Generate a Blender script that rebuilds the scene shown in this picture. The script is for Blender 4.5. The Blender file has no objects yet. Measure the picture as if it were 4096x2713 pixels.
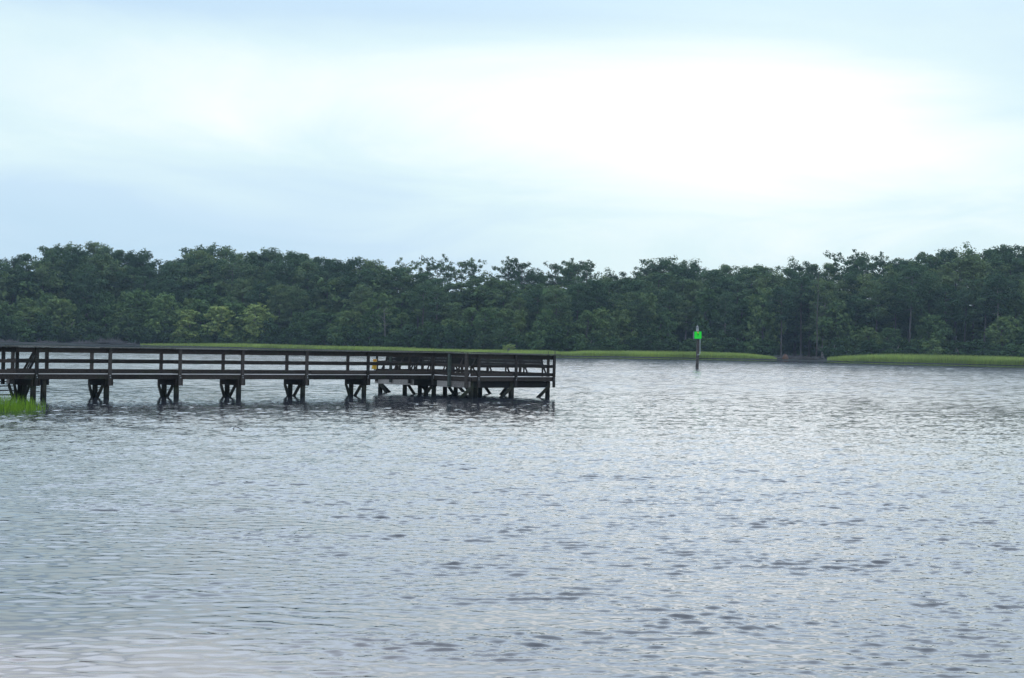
import bpy, bmesh, math, random
import numpy as np
from mathutils import Matrix, Vector

random.seed(7)
rng = np.random.default_rng(11)
S = bpy.context.scene
C = S.collection
R = math.radians

# ------------------------------------------------------------------ camera
F, W, H = 6500.0, 4096.0, 2713.0
CAMZ = 2.75
ROLL, PITCH = R(1.2), R(0.084)
MC = Matrix.Rotation(R(90) + PITCH, 4, 'X') @ Matrix.Rotation(ROLL, 4, 'Z')
cd = bpy.data.cameras.new('camera')
cam = bpy.data.objects.new('camera', cd)
C.objects.link(cam)
cam.matrix_world = Matrix.Translation((0, 0, CAMZ)) @ MC
cd.sensor_width = 36.0
cd.lens = 36.0 * F / W
cd.clip_start = 0.1
cd.clip_end = 9000
S.camera = cam


def ray(px, py):
    return MC.to_3x3() @ Vector((px - W / 2, -(py - H / 2), -F))


def on_level(px, py, h):
    d = ray(px, py)
    t = (h - CAMZ) / d.z
    return Vector((d.x * t, d.y * t, h))


def at_depth(px, py, y):
    d = ray(px, py)
    t = y / d.y
    return Vector((d.x * t, y, CAMZ + d.z * t))


# ------------------------------------------------------------------ object helpers
def link(name, mesh, mat=None, parent=None):
    o = bpy.data.objects.new(name, mesh)
    C.objects.link(o)
    if mat is not None and mesh is not None and not mesh.materials:
        mesh.materials.append(mat)
    if parent is not None:
        o.parent = parent
    return o


def tag(o, label=None, cat=None, group=None, kind=None):
    if label:
        o['label'] = label
    if cat:
        o['category'] = cat
    if group:
        o['group'] = group
    if kind:
        o['kind'] = kind
    return o


def thing(name, label, cat, loc=(0, 0, 0), group=None):
    o = bpy.data.objects.new(name, None)
    C.objects.link(o)
    o.location = loc
    o.empty_display_size = 0.3
    return tag(o, label, cat, group)


class MB:
    """collects shapes, then builds one mesh"""

    def __init__(self):
        self.bm = bmesh.new()

    def box(self, c, ex, ey, ez, half, bevel=0.0, warp=0.0):
        """box with centre c, unit axes ex ey ez and half sizes"""
        c = Vector(c)
        vs = []
        for sx in (-1, 1):
            for sy in (-1, 1):
                for sz in (-1, 1):
                    p = c + ex * (sx * half[0]) + ey * (sy * half[1]) + ez * (sz * half[2])
                    if warp:
                        p = p + Vector((random.uniform(-warp, warp), random.uniform(-warp, warp), random.uniform(-warp, warp)))
                    vs.append(self.bm.verts.new(p))
        fs = []
        for q in ((0, 1, 3, 2), (4, 6, 7, 5), (0, 4, 5, 1), (2, 3, 7, 6), (0, 2, 6, 4), (1, 5, 7, 3)):
            fs.append(self.bm.faces.new([vs[i] for i in q]))
        if bevel:
            es = list({e for f in fs for e in f.edges})
            bmesh.ops.bevel(self.bm, geom=es, offset=bevel, segments=1, affect='EDGES')
        return self

    def beam(self, a, b, w, t, up=Vector((0, 0, 1)), bevel=0.006, warp=0.0):
        """board from a to b; t along up-ish, w sideways"""
        a, b = Vector(a), Vector(b)
        ex = (b - a).normalized()
        ey = up.cross(ex)
        if ey.length < 1e-4:
            ey = Vector((1, 0, 0)).cross(ex)
        ey.normalize()
        ez = ex.cross(ey).normalized()
        return self.box((a + b) / 2, ex, ey, ez, ((b - a).length / 2, w / 2, t / 2), bevel, warp)

    def tube(self, pts, rad, seg=10, cap=True):
        pts = [Vector(p) for p in pts]
        rings = []
        for i, p in enumerate(pts):
            d = (pts[min(i + 1, len(pts) - 1)] - pts[max(i - 1, 0)]).normalized()
            u = d.cross(Vector((0.13, 1, 0.07)))
            if u.length < 0.05:
                u = d.cross(Vector((1, 0, 0)))
            u.normalize()
            v = d.cross(u)
            r = rad[i] if isinstance(rad, (list, tuple)) else rad
            rings.append([self.bm.verts.new(p + (u * math.cos(k * 2 * math.pi / seg) + v * math.sin(k * 2 * math.pi / seg)) * r) for k in range(seg)])
        for a, b in zip(rings, rings[1:]):
            for k in range(seg):
                self.bm.faces.new((a[k], a[(k + 1) % seg], b[(k + 1) % seg], b[k]))
        if cap:
            self.bm.faces.new(rings[0][::-1])
            self.bm.faces.new(rings[-1])
        return self

    def poly(self, pts):
        self.bm.faces.new([self.bm.verts.new(Vector(p)) for p in pts])
        return self

    def prism(self, pts, dvec):
        """extruded outline"""
        dvec = Vector(dvec)
        a = [self.bm.verts.new(Vector(p)) for p in pts]
        b = [self.bm.verts.new(Vector(p) + dvec) for p in pts]
        n = len(a)
        self.bm.faces.new(a)
        self.bm.faces.new(b[::-1])
        for i in range(n):
            self.bm.faces.new((a[(i + 1) % n], a[i], b[i], b[(i + 1) % n]))
        return self

    def build(self, name, mat, parent=None, smooth=False, origin=None):
        bmesh.ops.recalc_face_normals(self.bm, faces=self.bm.faces)
        me = bpy.data.meshes.new(name)
        self.bm.to_mesh(me)
        self.bm.free()
        if smooth:
            for p in me.polygons:
                p.use_smooth = True
        return link(name, me, mat, parent)


def np_mesh(name, verts, faces, smooth=False, tint=None):
    """verts (n,3), faces (m,k) -> mesh, fast"""
    me = bpy.data.meshes.new(name)
    m, k = faces.shape
    me.vertices.add(len(verts))
    me.vertices.foreach_set('co', np.ascontiguousarray(verts, dtype=np.float32).ravel())
    me.loops.add(m * k)
    me.loops.foreach_set('vertex_index', np.ascontiguousarray(faces, dtype=np.int32).ravel())
    me.polygons.add(m)
    me.polygons.foreach_set('loop_start', np.arange(0, m * k, k, dtype=np.int32))
    me.polygons.foreach_set('loop_total', np.full(m, k, dtype=np.int32))
    if smooth:
        me.polygons.foreach_set('use_smooth', np.ones(m, dtype=bool))
    if tint is not None:
        at = me.attributes.new('tint', 'FLOAT', 'FACE')
        at.data.foreach_set('value', np.ascontiguousarray(tint, dtype=np.float32))
    me.update(calc_edges=True)
    me.validate()
    return me


# ------------------------------------------------------------------ materials
def new_mat(name):
    m = bpy.data.materials.new(name)
    m.use_nodes = True
    nt = m.node_tree
    nt.nodes.clear()
    out = nt.nodes.new('ShaderNodeOutputMaterial')
    return m, nt, out


def nd(nt, typ, **kw):
    n = nt.nodes.new(typ)
    for k, v in kw.items():
        if k in n.inputs:
            n.inputs[k].default_value = v
        else:
            setattr(n, k, v)
    return n


def rampn(nt, stops, interp='LINEAR'):
    r = nt.nodes.new('ShaderNodeValToRGB')
    r.color_ramp.interpolation = interp
    el = r.color_ramp.elements
    while len(el) > 1:
        el.remove(el[-1])
    el[0].position, el[0].color = stops[0][0], (*stops[0][1], 1)
    for p, c in stops[1:]:
        e = el.new(p)
        e.color = (*c, 1)
    return r


def mathn(nt, op, a, b=None, clamp=False):
    n = nt.nodes.new('ShaderNodeMath')
    n.operation = op
    n.use_clamp = clamp
    for i, v in enumerate((a, b)):
        if v is None:
            continue
        if isinstance(v, (int, float)):
            n.inputs[i].default_value = v
        else:
            nt.links.new(v, n.inputs[i])
    return n.outputs[0]


def mixc(nt, fac, a, b, mode='MIX'):
    n = nt.nodes.new('ShaderNodeMix')
    n.data_type = 'RGBA'
    n.blend_type = mode
    for idx, v in ((0, fac), (6, a), (7, b)):
        if isinstance(v, (int, float)):
            n.inputs[idx].default_value = v
        elif isinstance(v, tuple):
            n.inputs[idx].default_value = (*v, 1)
        else:
            nt.links.new(v, n.inputs[idx])
    return n.outputs[2]


def wood_mat(name, dark, light, moss=(0.03, 0.045, 0.015), moss_amt=0.25, rough=0.85, wet=False):
    m, nt, out = new_mat(name)
    L = nt.links.new
    tc = nd(nt, 'ShaderNodeTexCoord')
    oi = nd(nt, 'ShaderNodeObjectInfo')
    geo = nd(nt, 'ShaderNodeNewGeometry')
    vt = nd(nt, 'ShaderNodeVectorTransform', vector_type='POINT', convert_from='WORLD', convert_to='WORLD')
    L(geo.outputs['Position'], vt.inputs[0])
    mp = nd(nt, 'ShaderNodeMapping')
    # board grain: stretched along the walkway
    mp.inputs['Rotation'].default_value = (0, 0, -R(41))
    mp.inputs['Scale'].default_value = (1.2, 14, 14)
    L(geo.outputs['Position'], mp.inputs['Vector'])
    n1 = nd(nt, 'ShaderNodeTexNoise', Scale=1.5, Detail=6.0, Roughness=0.65)
    L(mp.outputs[0], n1.inputs['Vector'])
    n2 = nd(nt, 'ShaderNodeTexNoise', Scale=1.7, Detail=4.0, Roughness=0.6)
    L(geo.outputs['Position'], n2.inputs['Vector'])
    r1 = rampn(nt, [(0.3, dark), (0.7, light)])
    f = mathn(nt, 'ADD', n1.outputs[0], mathn(nt, 'MULTIPLY', mathn(nt, 'SUBTRACT', oi.outputs['Random'], 0.5), 0.35))
    L(f, r1.inputs[0])
    mfac = mathn(nt, 'MULTIPLY', mathn(nt, 'SUBTRACT', n2.outputs[0], 0.5, True), moss_amt * 6, True)
    col = mixc(nt, mfac, r1.outputs[0], moss)
    if wet:  # algae band that grows on the timber near the water
        sep = nd(nt, 'ShaderNodeSeparateXYZ')
        L(geo.outputs['Position'], sep.inputs[0])
        z = mathn(nt, 'ADD', sep.outputs[2], mathn(nt, 'MULTIPLY', mathn(nt, 'SUBTRACT', n2.outputs[0], 0.5), 0.5))
        mr = nd(nt, 'ShaderNodeMapRange')
        mr.inputs[1].default_value, mr.inputs[2].default_value = 0.45, 0.05
        L(z, mr.inputs[0])
        col = mixc(nt, mr.outputs[0], col, (0.008, 0.009, 0.006))
    b = nd(nt, 'ShaderNodeBsdfPrincipled', Roughness=rough)
    b.inputs['Specular IOR Level'].default_value = 0.25
    L(col, b.inputs['Base Color'])
    bp = nd(nt, 'ShaderNodeBump', Strength=0.5, Distance=0.02)
    L(n1.outputs[0], bp.inputs['Height'])
    L(bp.outputs[0], b.inputs['Normal'])
    L(b.outputs[0], out.inputs[0])
    return m


def leaf_mat(name, c_dark, c_light, hue_var=0.5, transl=0.12):
    m, nt, out = new_mat(name)
    L = nt.links.new
    oi = nd(nt, 'ShaderNodeObjectInfo')
    at = nd(nt, 'ShaderNodeAttribute', attribute_name='tint')
    f = mathn(nt, 'ADD', mathn(nt, 'MULTIPLY', at.outputs['Fac'], 1 - hue_var), mathn(nt, 'MULTIPLY', oi.outputs['Random'], hue_var))
    mid_c = tuple(a * 0.55 + b * 0.45 for a, b in zip(c_dark, c_light))
    mid_c = (mid_c[0] * 0.86, mid_c[1], mid_c[2] * 1.12)
    r = rampn(nt, [(0.12, c_dark), (0.5, mid_c), (0.88, c_light)])
    L(f, r.inputs[0])
    d = nd(nt, 'ShaderNodeBsdfDiffuse')
    t = nd(nt, 'ShaderNodeBsdfTranslucent')
    L(r.outputs[0], d.inputs[0])
    L(r.outputs[0], t.inputs[0])
    mx = nd(nt, 'ShaderNodeMixShader')
    mx.inputs[0].default_value = transl
    L(d.outputs[0], mx.inputs[1])
    L(t.outputs[0], mx.inputs[2])
    L(mx.outputs[0], out.inputs[0])
    return m


def plain_mat(name, col, rough=0.5, metal=0.0, var=0.15, scale=6.0):
    m, nt, out = new_mat(name)
    L = nt.links.new
    tc = nd(nt, 'ShaderNodeTexCoord')
    n = nd(nt, 'ShaderNodeTexNoise', Scale=scale, Detail=4.0)
    L(tc.outputs['Object'], n.inputs['Vector'])
    r = rampn(nt, [(0.3, tuple(c * (1 - var) for c in col)), (0.7, tuple(min(1, c * (1 + var)) for c in col))])
    L(n.outputs[0], r.inputs[0])
    b = nd(nt, 'ShaderNodeBsdfPrincipled', Roughness=rough, Metallic=metal)
    L(r.outputs[0], b.inputs['Base Color'])
    L(b.outputs[0], out.inputs[0])
    return m


M = {}
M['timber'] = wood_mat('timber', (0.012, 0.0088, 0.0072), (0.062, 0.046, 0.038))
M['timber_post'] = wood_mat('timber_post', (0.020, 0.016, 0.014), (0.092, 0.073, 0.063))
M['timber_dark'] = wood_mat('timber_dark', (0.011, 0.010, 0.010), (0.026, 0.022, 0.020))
M['timber_pale'] = wood_mat('timber_pale', (0.20, 0.17, 0.155), (0.50, 0.44, 0.40), moss_amt=0.1)
M['timber_green'] = wood_mat('timber_green', (0.05, 0.06, 0.05), (0.14, 0.155, 0.135), moss_amt=0.5)
M['deck'] = wood_mat('deck', (0.45, 0.42, 0.40), (0.75, 0.71, 0.68), moss_amt=0.0)
M['cap'] = wood_mat('cap', (0.05, 0.044, 0.040), (0.22, 0.205, 0.185), moss=(0.05, 0.07, 0.025), moss_amt=0.5)
M['pile'] = wood_mat('pile', (0.022, 0.020, 0.015), (0.062, 0.056, 0.040), moss=(0.035, 0.05, 0.02), moss_amt=0.6, wet=True)
M['pine'] = leaf_mat('pine_needles', (0.038, 0.068, 0.036), (0.180, 0.225, 0.092))
M['broad'] = leaf_mat('broad_leaves', (0.048, 0.086, 0.034), (0.205, 0.255, 0.090))
M['lime'] = leaf_mat('yellow_green_leaves', (0.20, 0.24, 0.065), (0.45, 0.47, 0.15), hue_var=0.12)
M['midgreen'] = leaf_mat('mid_green_leaves', (0.075, 0.120, 0.040), (0.260, 0.320, 0.105))
M['shrub'] = leaf_mat('shrub_leaves', (0.045, 0.075, 0.030), (0.100, 0.135, 0.055))
M['marsh'] = leaf_mat('marsh_grass', (0.27, 0.29, 0.08), (0.56, 0.64, 0.15), hue_var=0.0, transl=0.4)
M['reed'] = leaf_mat('reed_blades', (0.09, 0.165, 0.015), (0.27, 0.41, 0.035), hue_var=0.0, transl=0.45)
M['bark'] = plain_mat('bark', (0.10, 0.085, 0.077), 0.95, var=0.35, scale=0.8)
M['bark_pale'] = plain_mat('bark_pale', (0.22, 0.19, 0.18), 0.95, var=0.3, scale=0.8)
M['deadwood'] = plain_mat('deadwood', (0.13, 0.115, 0.115), 0.95, var=0.3)
M['mud'] = plain_mat('mud', (0.040, 0.036, 0.032), 0.6, var=0.4, scale=0.3)
M['soil'] = plain_mat('soil', (0.020, 0.021, 0.015), 0.95, var=0.4, scale=0.2)
M['clay'] = plain_mat('clay', (0.14, 0.072, 0.045), 0.9, var=0.3)
M['galv'] = plain_mat('galvanised', (0.65, 0.67, 0.70), 0.45, 0.3, var=0.1)
M['steel'] = plain_mat('dark_steel', (0.09, 0.085, 0.08), 0.6, 0.5)
M['marker_pile'] = plain_mat('marker_pile', (0.085, 0.068, 0.058), 0.9, var=0.5, scale=3.0)
M['white'] = plain_mat('white_paint', (0.40, 0.40, 0.39), 0.5, var=0.06)
M['grey'] = plain_mat('grey_paint', (0.22, 0.23, 0.24), 0.7, var=0.15)
M['black'] = plain_mat('black_paint', (0.02, 0.02, 0.022), 0.5)
M['green'] = plain_mat('fluorescent_green', (0.005, 0.95, 0.02), 0.45, var=0.03)
M['green_dark'] = plain_mat('dark_green_border', (0.01, 0.30, 0.06), 0.4, var=0.05)
M['orange'] = plain_mat('orange_film', (0.85, 0.33, 0.03), 0.45, var=0.05)
M['yellow'] = plain_mat('yellow_plate', (0.72, 0.42, 0.015), 0.45, var=0.12, scale=14)
M['cream'] = plain_mat('cream_border', (0.75, 0.62, 0.32), 0.5, var=0.05)
M['redband'] = plain_mat('red_band', (0.62, 0.14, 0.008), 0.45, var=0.06)
M['feather'] = plain_mat('white_feather', (0.85, 0.85, 0.83), 0.8, var=0.03)

# water
m, nt, out = new_mat('river_water')
L = nt.links.new
geo = nd(nt, 'ShaderNodeNewGeometry')
sep = nd(nt, 'ShaderNodeSeparateXYZ')
L(geo.outputs['Position'], sep.inputs[0])
# sheltered water by the near bank stays smooth; the wind ruffles the open reach
calm = nd(nt, 'ShaderNodeAttribute', attribute_name='calm')
big = nd(nt, 'ShaderNodeTexNoise', Scale=0.11, Detail=2.0)
L(geo.outputs['Position'], big.inputs['Vector'])
mp = nd(nt, 'ShaderNodeMapping')
mp.inputs['Scale'].default_value = (0.75, 1.0, 1.0)
L(geo.outputs['Position'], mp.inputs['Vector'])
na = nd(nt, 'ShaderNodeTexNoise', Scale=5.0, Detail=2.0, Roughness=0.55)
nb = nd(nt, 'ShaderNodeTexNoise', Scale=17.0, Detail=1.0, Roughness=0.5)
L(mp.outputs[0], na.inputs['Vector'])
L(mp.outputs[0], nb.inputs['Vector'])
h = mathn(nt, 'ADD', mathn(nt, 'MULTIPLY', na.outputs[0], 0.009), mathn(nt, 'MULTIPLY', nb.outputs[0], 0.0016))
amt = mathn(nt, 'MULTIPLY', mathn(nt, 'SUBTRACT', 1.0, calm.outputs['Fac']), mathn(nt, 'ADD', 0.45, big.outputs[0]))
h = mathn(nt, 'MULTIPLY', h, mathn(nt, 'ADD', amt, 0.04))
# the open reach carries a longer chop, too fine there to be modelled wave by wave
nc = nd(nt, 'ShaderNodeTexNoise', Scale=1.6, Detail=3.0, Roughness=0.6)
L(mp.outputs[0], nc.inputs['Vector'])
far = nd(nt, 'ShaderNodeMapRange', interpolation_type='SMOOTHSTEP')
far.inputs[1].default_value, far.inputs[2].default_value = 45.0, 125.0
L(sep.outputs[1], far.inputs[0])
h = mathn(nt, 'ADD', h, mathn(nt, 'MULTIPLY', mathn(nt, 'MULTIPLY', nc.outputs[0], 0.006), far.outputs[0]))
bp = nd(nt, 'ShaderNodeBump', Strength=1.0, Distance=1.0)
L(h, bp.inputs['Height'])
shal = nd(nt, 'ShaderNodeAttribute', attribute_name='shallow')
body = mixc(nt, shal.outputs['Fac'], (0.032, 0.034, 0.044), (0.36, 0.25, 0.21))
b = nd(nt, 'ShaderNodeBsdfPrincipled', Roughness=0.03, IOR=1.333)
lee = nd(nt, 'ShaderNodeAttribute', attribute_name='lee')  # still water under the far bank
open_ = mathn(nt, 'SUBTRACT', 1.0, mathn(nt, 'MULTIPLY', lee.outputs['Fac'], 0.72))
# wind lanes: long streaks of rougher and smoother water
mpl = nd(nt, 'ShaderNodeMapping')
mpl.inputs['Scale'].default_value = (0.012, 0.10, 1.0)
L(geo.outputs['Position'], mpl.inputs['Vector'])
lane = nd(nt, 'ShaderNodeTexNoise', Scale=1.0, Detail=4.0, Roughness=0.65)
L(mpl.outputs[0], lane.inputs['Vector'])
rgh = mathn(nt, 'ADD', 0.07, mathn(nt, 'MULTIPLY', lane.outputs[0], 0.12))
L(mathn(nt, 'ADD', mathn(nt, 'MULTIPLY', mathn(nt, 'MULTIPLY', far.outputs[0], open_), rgh), 0.03), b.inputs['Roughness'])
L(body, b.inputs['Base Color'])
L(bp.outputs[0], b.inputs['Normal'])
L(b.outputs[0], out.inputs[0])
M['water'] = m

# ------------------------------------------------------------------ sky and sun
w = bpy.data.worlds.new('World')
S.world = w
w.use_nodes = True
nt = w.node_tree
nt.nodes.clear()
L = nt.links.new
out = nt.nodes.new('ShaderNodeOutputWorld')
SUN_EL, SUN_AZ = R(42), R(12)
sky = nd(nt, 'ShaderNodeTexSky', sky_type='NISHITA', sun_disc=False)
sky.sun_elevation, sky.sun_rotation = SUN_EL, SUN_AZ
tc = nd(nt, 'ShaderNodeTexCoord')
sep = nd(nt, 'ShaderNodeSeparateXYZ')
L(tc.outputs['Generated'], sep.inputs[0])
X, Y, Z = sep.outputs
az = mathn(nt, 'ARCTAN2', X, Y)
el = mathn(nt, 'ARCSINE', Z)


def blob(a0, e0, sa, se, amp):
    """soft patch of thinner or thicker cloud in one direction of the sky (degrees)"""
    u = mathn(nt, 'DIVIDE', mathn(nt, 'SUBTRACT', az, R(a0)), R(sa))
    v = mathn(nt, 'DIVIDE', mathn(nt, 'SUBTRACT', el, R(e0)), R(se))
    q = mathn(nt, 'ADD', mathn(nt, 'MULTIPLY', u, u), mathn(nt, 'MULTIPLY', v, v))
    return mathn(nt, 'MULTIPLY', mathn(nt, 'EXPONENT', mathn(nt, 'MULTIPLY', q, -1.0)), amp)


# cloud sheet texture on a level layer
den = mathn(nt, 'ADD', mathn(nt, 'MAXIMUM', Z, 0.0), 0.10)
cmb = nt.nodes.new('ShaderNodeCombineXYZ')
L(mathn(nt, 'DIVIDE', X, den), cmb.inputs[0])
L(mathn(nt, 'MULTIPLY', mathn(nt, 'DIVIDE', Y, den), 0.8), cmb.inputs[1])
cn = nd(nt, 'ShaderNodeTexNoise', Scale=0.9, Detail=7.0, Roughness=0.56, Distortion=0.9)
L(cmb.outputs[0], cn.inputs['Vector'])
f = mathn(nt, 'ADD', 0.37, mathn(nt, 'MULTIPLY', mathn(nt, 'SUBTRACT', cn.outputs[0], 0.5), 0.62))
for args in ((8.0, 7.6, 8.0, 2.9, 0.63), (-7, 9.3, 9, 1.5, 0.17), (-3, 8.0, 7, 2.0, 0.22), (11, 2.4, 12, 2.6, 0.15),
             (-16, 7.5, 9, 2.4, 0.16), (-12, 11.9, 12, 1.0, -0.30), (-15, 3.0, 12, 2.2, -0.33), (2, 12.3, 9, 0.8, -0.15)):
    f = mathn(nt, 'ADD', f, blob(*args))
cr = rampn(nt, [(0.0, (0.55, 0.765, 0.945)), (0.22, (0.61, 0.81, 0.98)), (0.50, (0.77, 0.955, 1.0)), (0.80, (1.06, 1.12, 1.16)), (1.0, (1.35, 1.42, 1.48))])
L(f, cr.inputs[0])
# the overcast thickens overhead
ov = nd(nt, 'ShaderNodeMapRange', interpolation_type='SMOOTHSTEP')
ov.inputs[1].default_value, ov.inputs[2].default_value = 0.19, 0.33
L(Z, ov.inputs[0])
top = mixc(nt, cn.outputs[0], (1.04, 1.35, 1.72), (1.34, 1.67, 2.06))
# thin bright cloud higher up in front, where the sun stands behind it; the sky at the viewer's back is duller
fr = mathn(nt, 'ADD', 0.76, blob(6, 14, 60, 8, 0.62))
top = mixc(nt, 1.0, top, fr, 'MULTIPLY')
cl = mixc(nt, ov.outputs[0], cr.outputs[0], top)
bg1 = nd(nt, 'ShaderNodeBackground', Strength=0.10)
L(sky.outputs[0], bg1.inputs[0])
bg2 = nd(nt, 'ShaderNodeBackground', Strength=1.0)
L(cl, bg2.inputs[0])
mx = nd(nt, 'ShaderNodeMixShader')
mx.inputs[0].default_value = 0.93
L(bg1.outputs[0], mx.inputs[1])
L(bg2.outputs[0], mx.inputs[2])
L(mx.outputs[0], out.inputs[0])

sl = bpy.data.lights.new('sun', 'SUN')
sl.energy = 0.5
sl.angle = R(75)
sl.color = (1.0, 0.99, 0.97)
so = bpy.data.objects.new('sun', sl)
C.objects.link(so)
sd = Vector((math.sin(SUN_AZ) * math.cos(SUN_EL), math.cos(SUN_AZ) * math.cos(SUN_EL), math.sin(SUN_EL)))
so.rotation_euler = sd.to_track_quat('Z', 'Y').to_euler()
so.location = (20, 60, 80)

S.view_settings.view_transform = 'Standard'
S.view_settings.look = 'None'
S.view_settings.exposure = 0
S.view_settings.gamma = 1
S.cycles.use_denoising = True
S.cycles.max_bounces = 6
S.cycles.transparent_max_bounces = 8
S.cycles.volume_bounces = 0

# ------------------------------------------------------------------ water sheet
SHORE_PX = [(-900, 1362), (0, 1376), (500, 1384), (1000, 1394), (1500, 1408), (2200, 1426), (2600, 1432), (3000, 1439), (3400, 1449), (4096, 1465), (5000, 1490)]
_sp = [on_level(x, y, 0.0) for x, y in SHORE_PX]
SHX = np.array([p.x for p in _sp])
SHY = np.array([p.y for p in _sp])


def shore_y(x):
    return np.interp(x, SHX, SHY)


def grid_faces(nr, nc):
    i = np.arange(nr - 1)[:, None] * nc + np.arange(nc - 1)[None, :]
    i = i.ravel()
    return np.stack([i, i + 1, i + nc + 1, i + nc], 1)


rows = [0.5, 4.0, 8.0]
z = 11.0
while z < 135:
    rows.append(z)
    z += 0.025 + 0.0011 * max(0, z - 11) + 0.000022 * max(0, z - 40) ** 2
while z < 352:
    rows.append(z)
    z += 0.26 + 0.0006 * (z - 135)
rows += [360, 380, 420]
rows = np.array(rows)
tcen = np.linspace(-0.52, 0.52, 730)
tans = np.concatenate([[-9, -3, -1.2, -0.66], tcen, [0.66, 1.2, 3, 9]])
YY = np.repeat(rows[:, None], len(tans), 1)
XX = rows[:, None] * tans[None, :]


def smooth(a, b, x):
    t = np.clip((x - a) / (b - a), 0, 1)
    return t * t * (3 - 2 * t)


def lownoise(x, y, seed, s):
    g = np.random.default_rng(seed)
    v = np.zeros_like(x)
    for _ in range(7):
        k = s * g.uniform(0.5, 1.6)
        th = g.uniform(0, math.pi)
        v += np.sin(k * (x * math.cos(th) + y * math.sin(th)) + g.uniform(0, 6.28))
    return v / 2.6


# sheltered smooth water in the near left part, wind-ruffled beyond
edge = (XX + 0.9) + 0.50 * (YY - 13.3) + 0.7 * lownoise(XX, YY, 5, 0.9)
XX, YY = XX.astype(np.float32), YY.astype(np.float32)
calm = 1 - smooth(-1.2, 1.8, edge)
calm = np.maximum(calm, 0.55 * (1 - smooth(0.0, 3.0, edge - 2.2)) * smooth(-0.2, 0.8, lownoise(XX, YY * 1.6, 9, 1.2)))
gust = 0.85 + 0.30 * lownoise(XX, YY * 0.6, 21, 0.16)
gust = gust * (0.84 + 0.30 * np.clip(lownoise(XX * 0.8, YY, 23, 2.6) + 0.6 * lownoise(XX, YY, 29, 4.3), -0.8, 1.3))
ZZ = np.zeros_like(XX)
g = np.random.default_rng(3)
NW = 84
for i in range(NW):
    lam = 0.11 * (0.46 / 0.11) ** g.random()
    th = g.normal(0, 0.58) + 0.10
    k = 2 * math.pi / lam
    ph = g.uniform(0, 6.28)
    slope = 0.0178 * (0.75 if lam > 0.40 else 1.0)
    a = slope / k
    arg = k * (XX * math.sin(th) + YY * math.cos(th)) + ph
    # sheltered water keeps only the longer swell
    keep = 1 - calm * (1 - 0.80 * smooth(0.17, 0.32, np.array(lam)))
    ZZ += a * keep * (np.sin(arg) + 0.32 * np.sin(2 * arg + 0.15))
# longer chop out on the open reach, dying away in the lee of the far bank
lane = 0.92 + 0.14 * lownoise(XX * 0.25, YY, 43, 0.12)
lee = smooth(58, 16, shore_y(XX) - YY + 5 * np.sin(XX * 0.06))
far = np.zeros_like(XX)
for i in range(30):
    lam = 0.80 * (1.6 / 0.80) ** g.random()
    th = g.normal(0, 0.5) + 0.08
    k = 2 * math.pi / lam
    arg = (k * (XX * math.sin(th) + YY * math.cos(th)) + g.uniform(0, 6.28)).astype(np.float32)
    far += 0.0205 / k * (np.sin(arg) + 0.30 * np.sin(2 * arg))
ZZ *= gust * (1 - smooth(95, 132, YY))
ZZ += far * smooth(55, 120, YY) * lane * (1 - 0.80 * lee) * (1 - smooth(-1.0, -6.0, shore_y(XX) - YY - 2))
fade = smooth(9.5, 11.5, YY) * (1 - smooth(348, 352, YY)) * (np.abs(XX / YY) < 0.525)
ZZ *= fade
verts = np.stack([XX.ravel(), YY.ravel(), ZZ.ravel()], 1)
me = np_mesh('water', verts, grid_faces(len(rows), len(tans)), smooth=True)
at = me.attributes.new('calm', 'FLOAT', 'POINT')
at.data.foreach_set('value', calm.ravel().astype(np.float32))
sh = smooth(4.6, 0.0, np.hypot((XX + 5.2) / 1.6, (YY - 12.0)) + 0.25 * lownoise(XX, YY, 31, 2.5))
at = me.attributes.new('lee', 'FLOAT', 'POINT')
at.data.foreach_set('value', smooth(52, 14, shore_y(XX) - YY + 5 * np.sin(XX * 0.06)).ravel().astype(np.float32))
at = me.attributes.new('shallow', 'FLOAT', 'POINT')
at.data.foreach_set('value', sh.ravel().astype(np.float32))
tag(link('water', me, M['water']), kind='structure')

# ------------------------------------------------------------------ far land
xs = np.concatenate([[-1500, -700], np.linspace(-260, 260, 180), [700, 1500]])
ys = np.array([-2.0, 0.0, 0.5, 1.5, 4, 14, 40, 60, 88, 200, 420])
hs = np.array([-0.4, 0.0, 0.16, 0.22, 0.3, 0.42, 0.8, 1.6, 13.0, 14.0, 15.0])
gx = np.repeat(xs[None, :], len(ys), 0)
gy = shore_y(gx) + ys[:, None] + 0.5 * np.sin(gx * 0.21) * (ys[:, None] < 10) + 0.35 * np.sin(gx * 0.83 + 1) * (ys[:, None] < 10)
gz = np.repeat(hs[:, None], len(xs), 1)
me = np_mesh('ground', np.stack([gx.ravel(), gy.ravel(), gz.ravel()], 1), grid_faces(len(ys), len(xs)), smooth=True)
tag(link('ground', me, M['soil']), kind='structure')


def land_h(x, y):
    return float(np.interp(y - shore_y(x), ys, hs))


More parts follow.
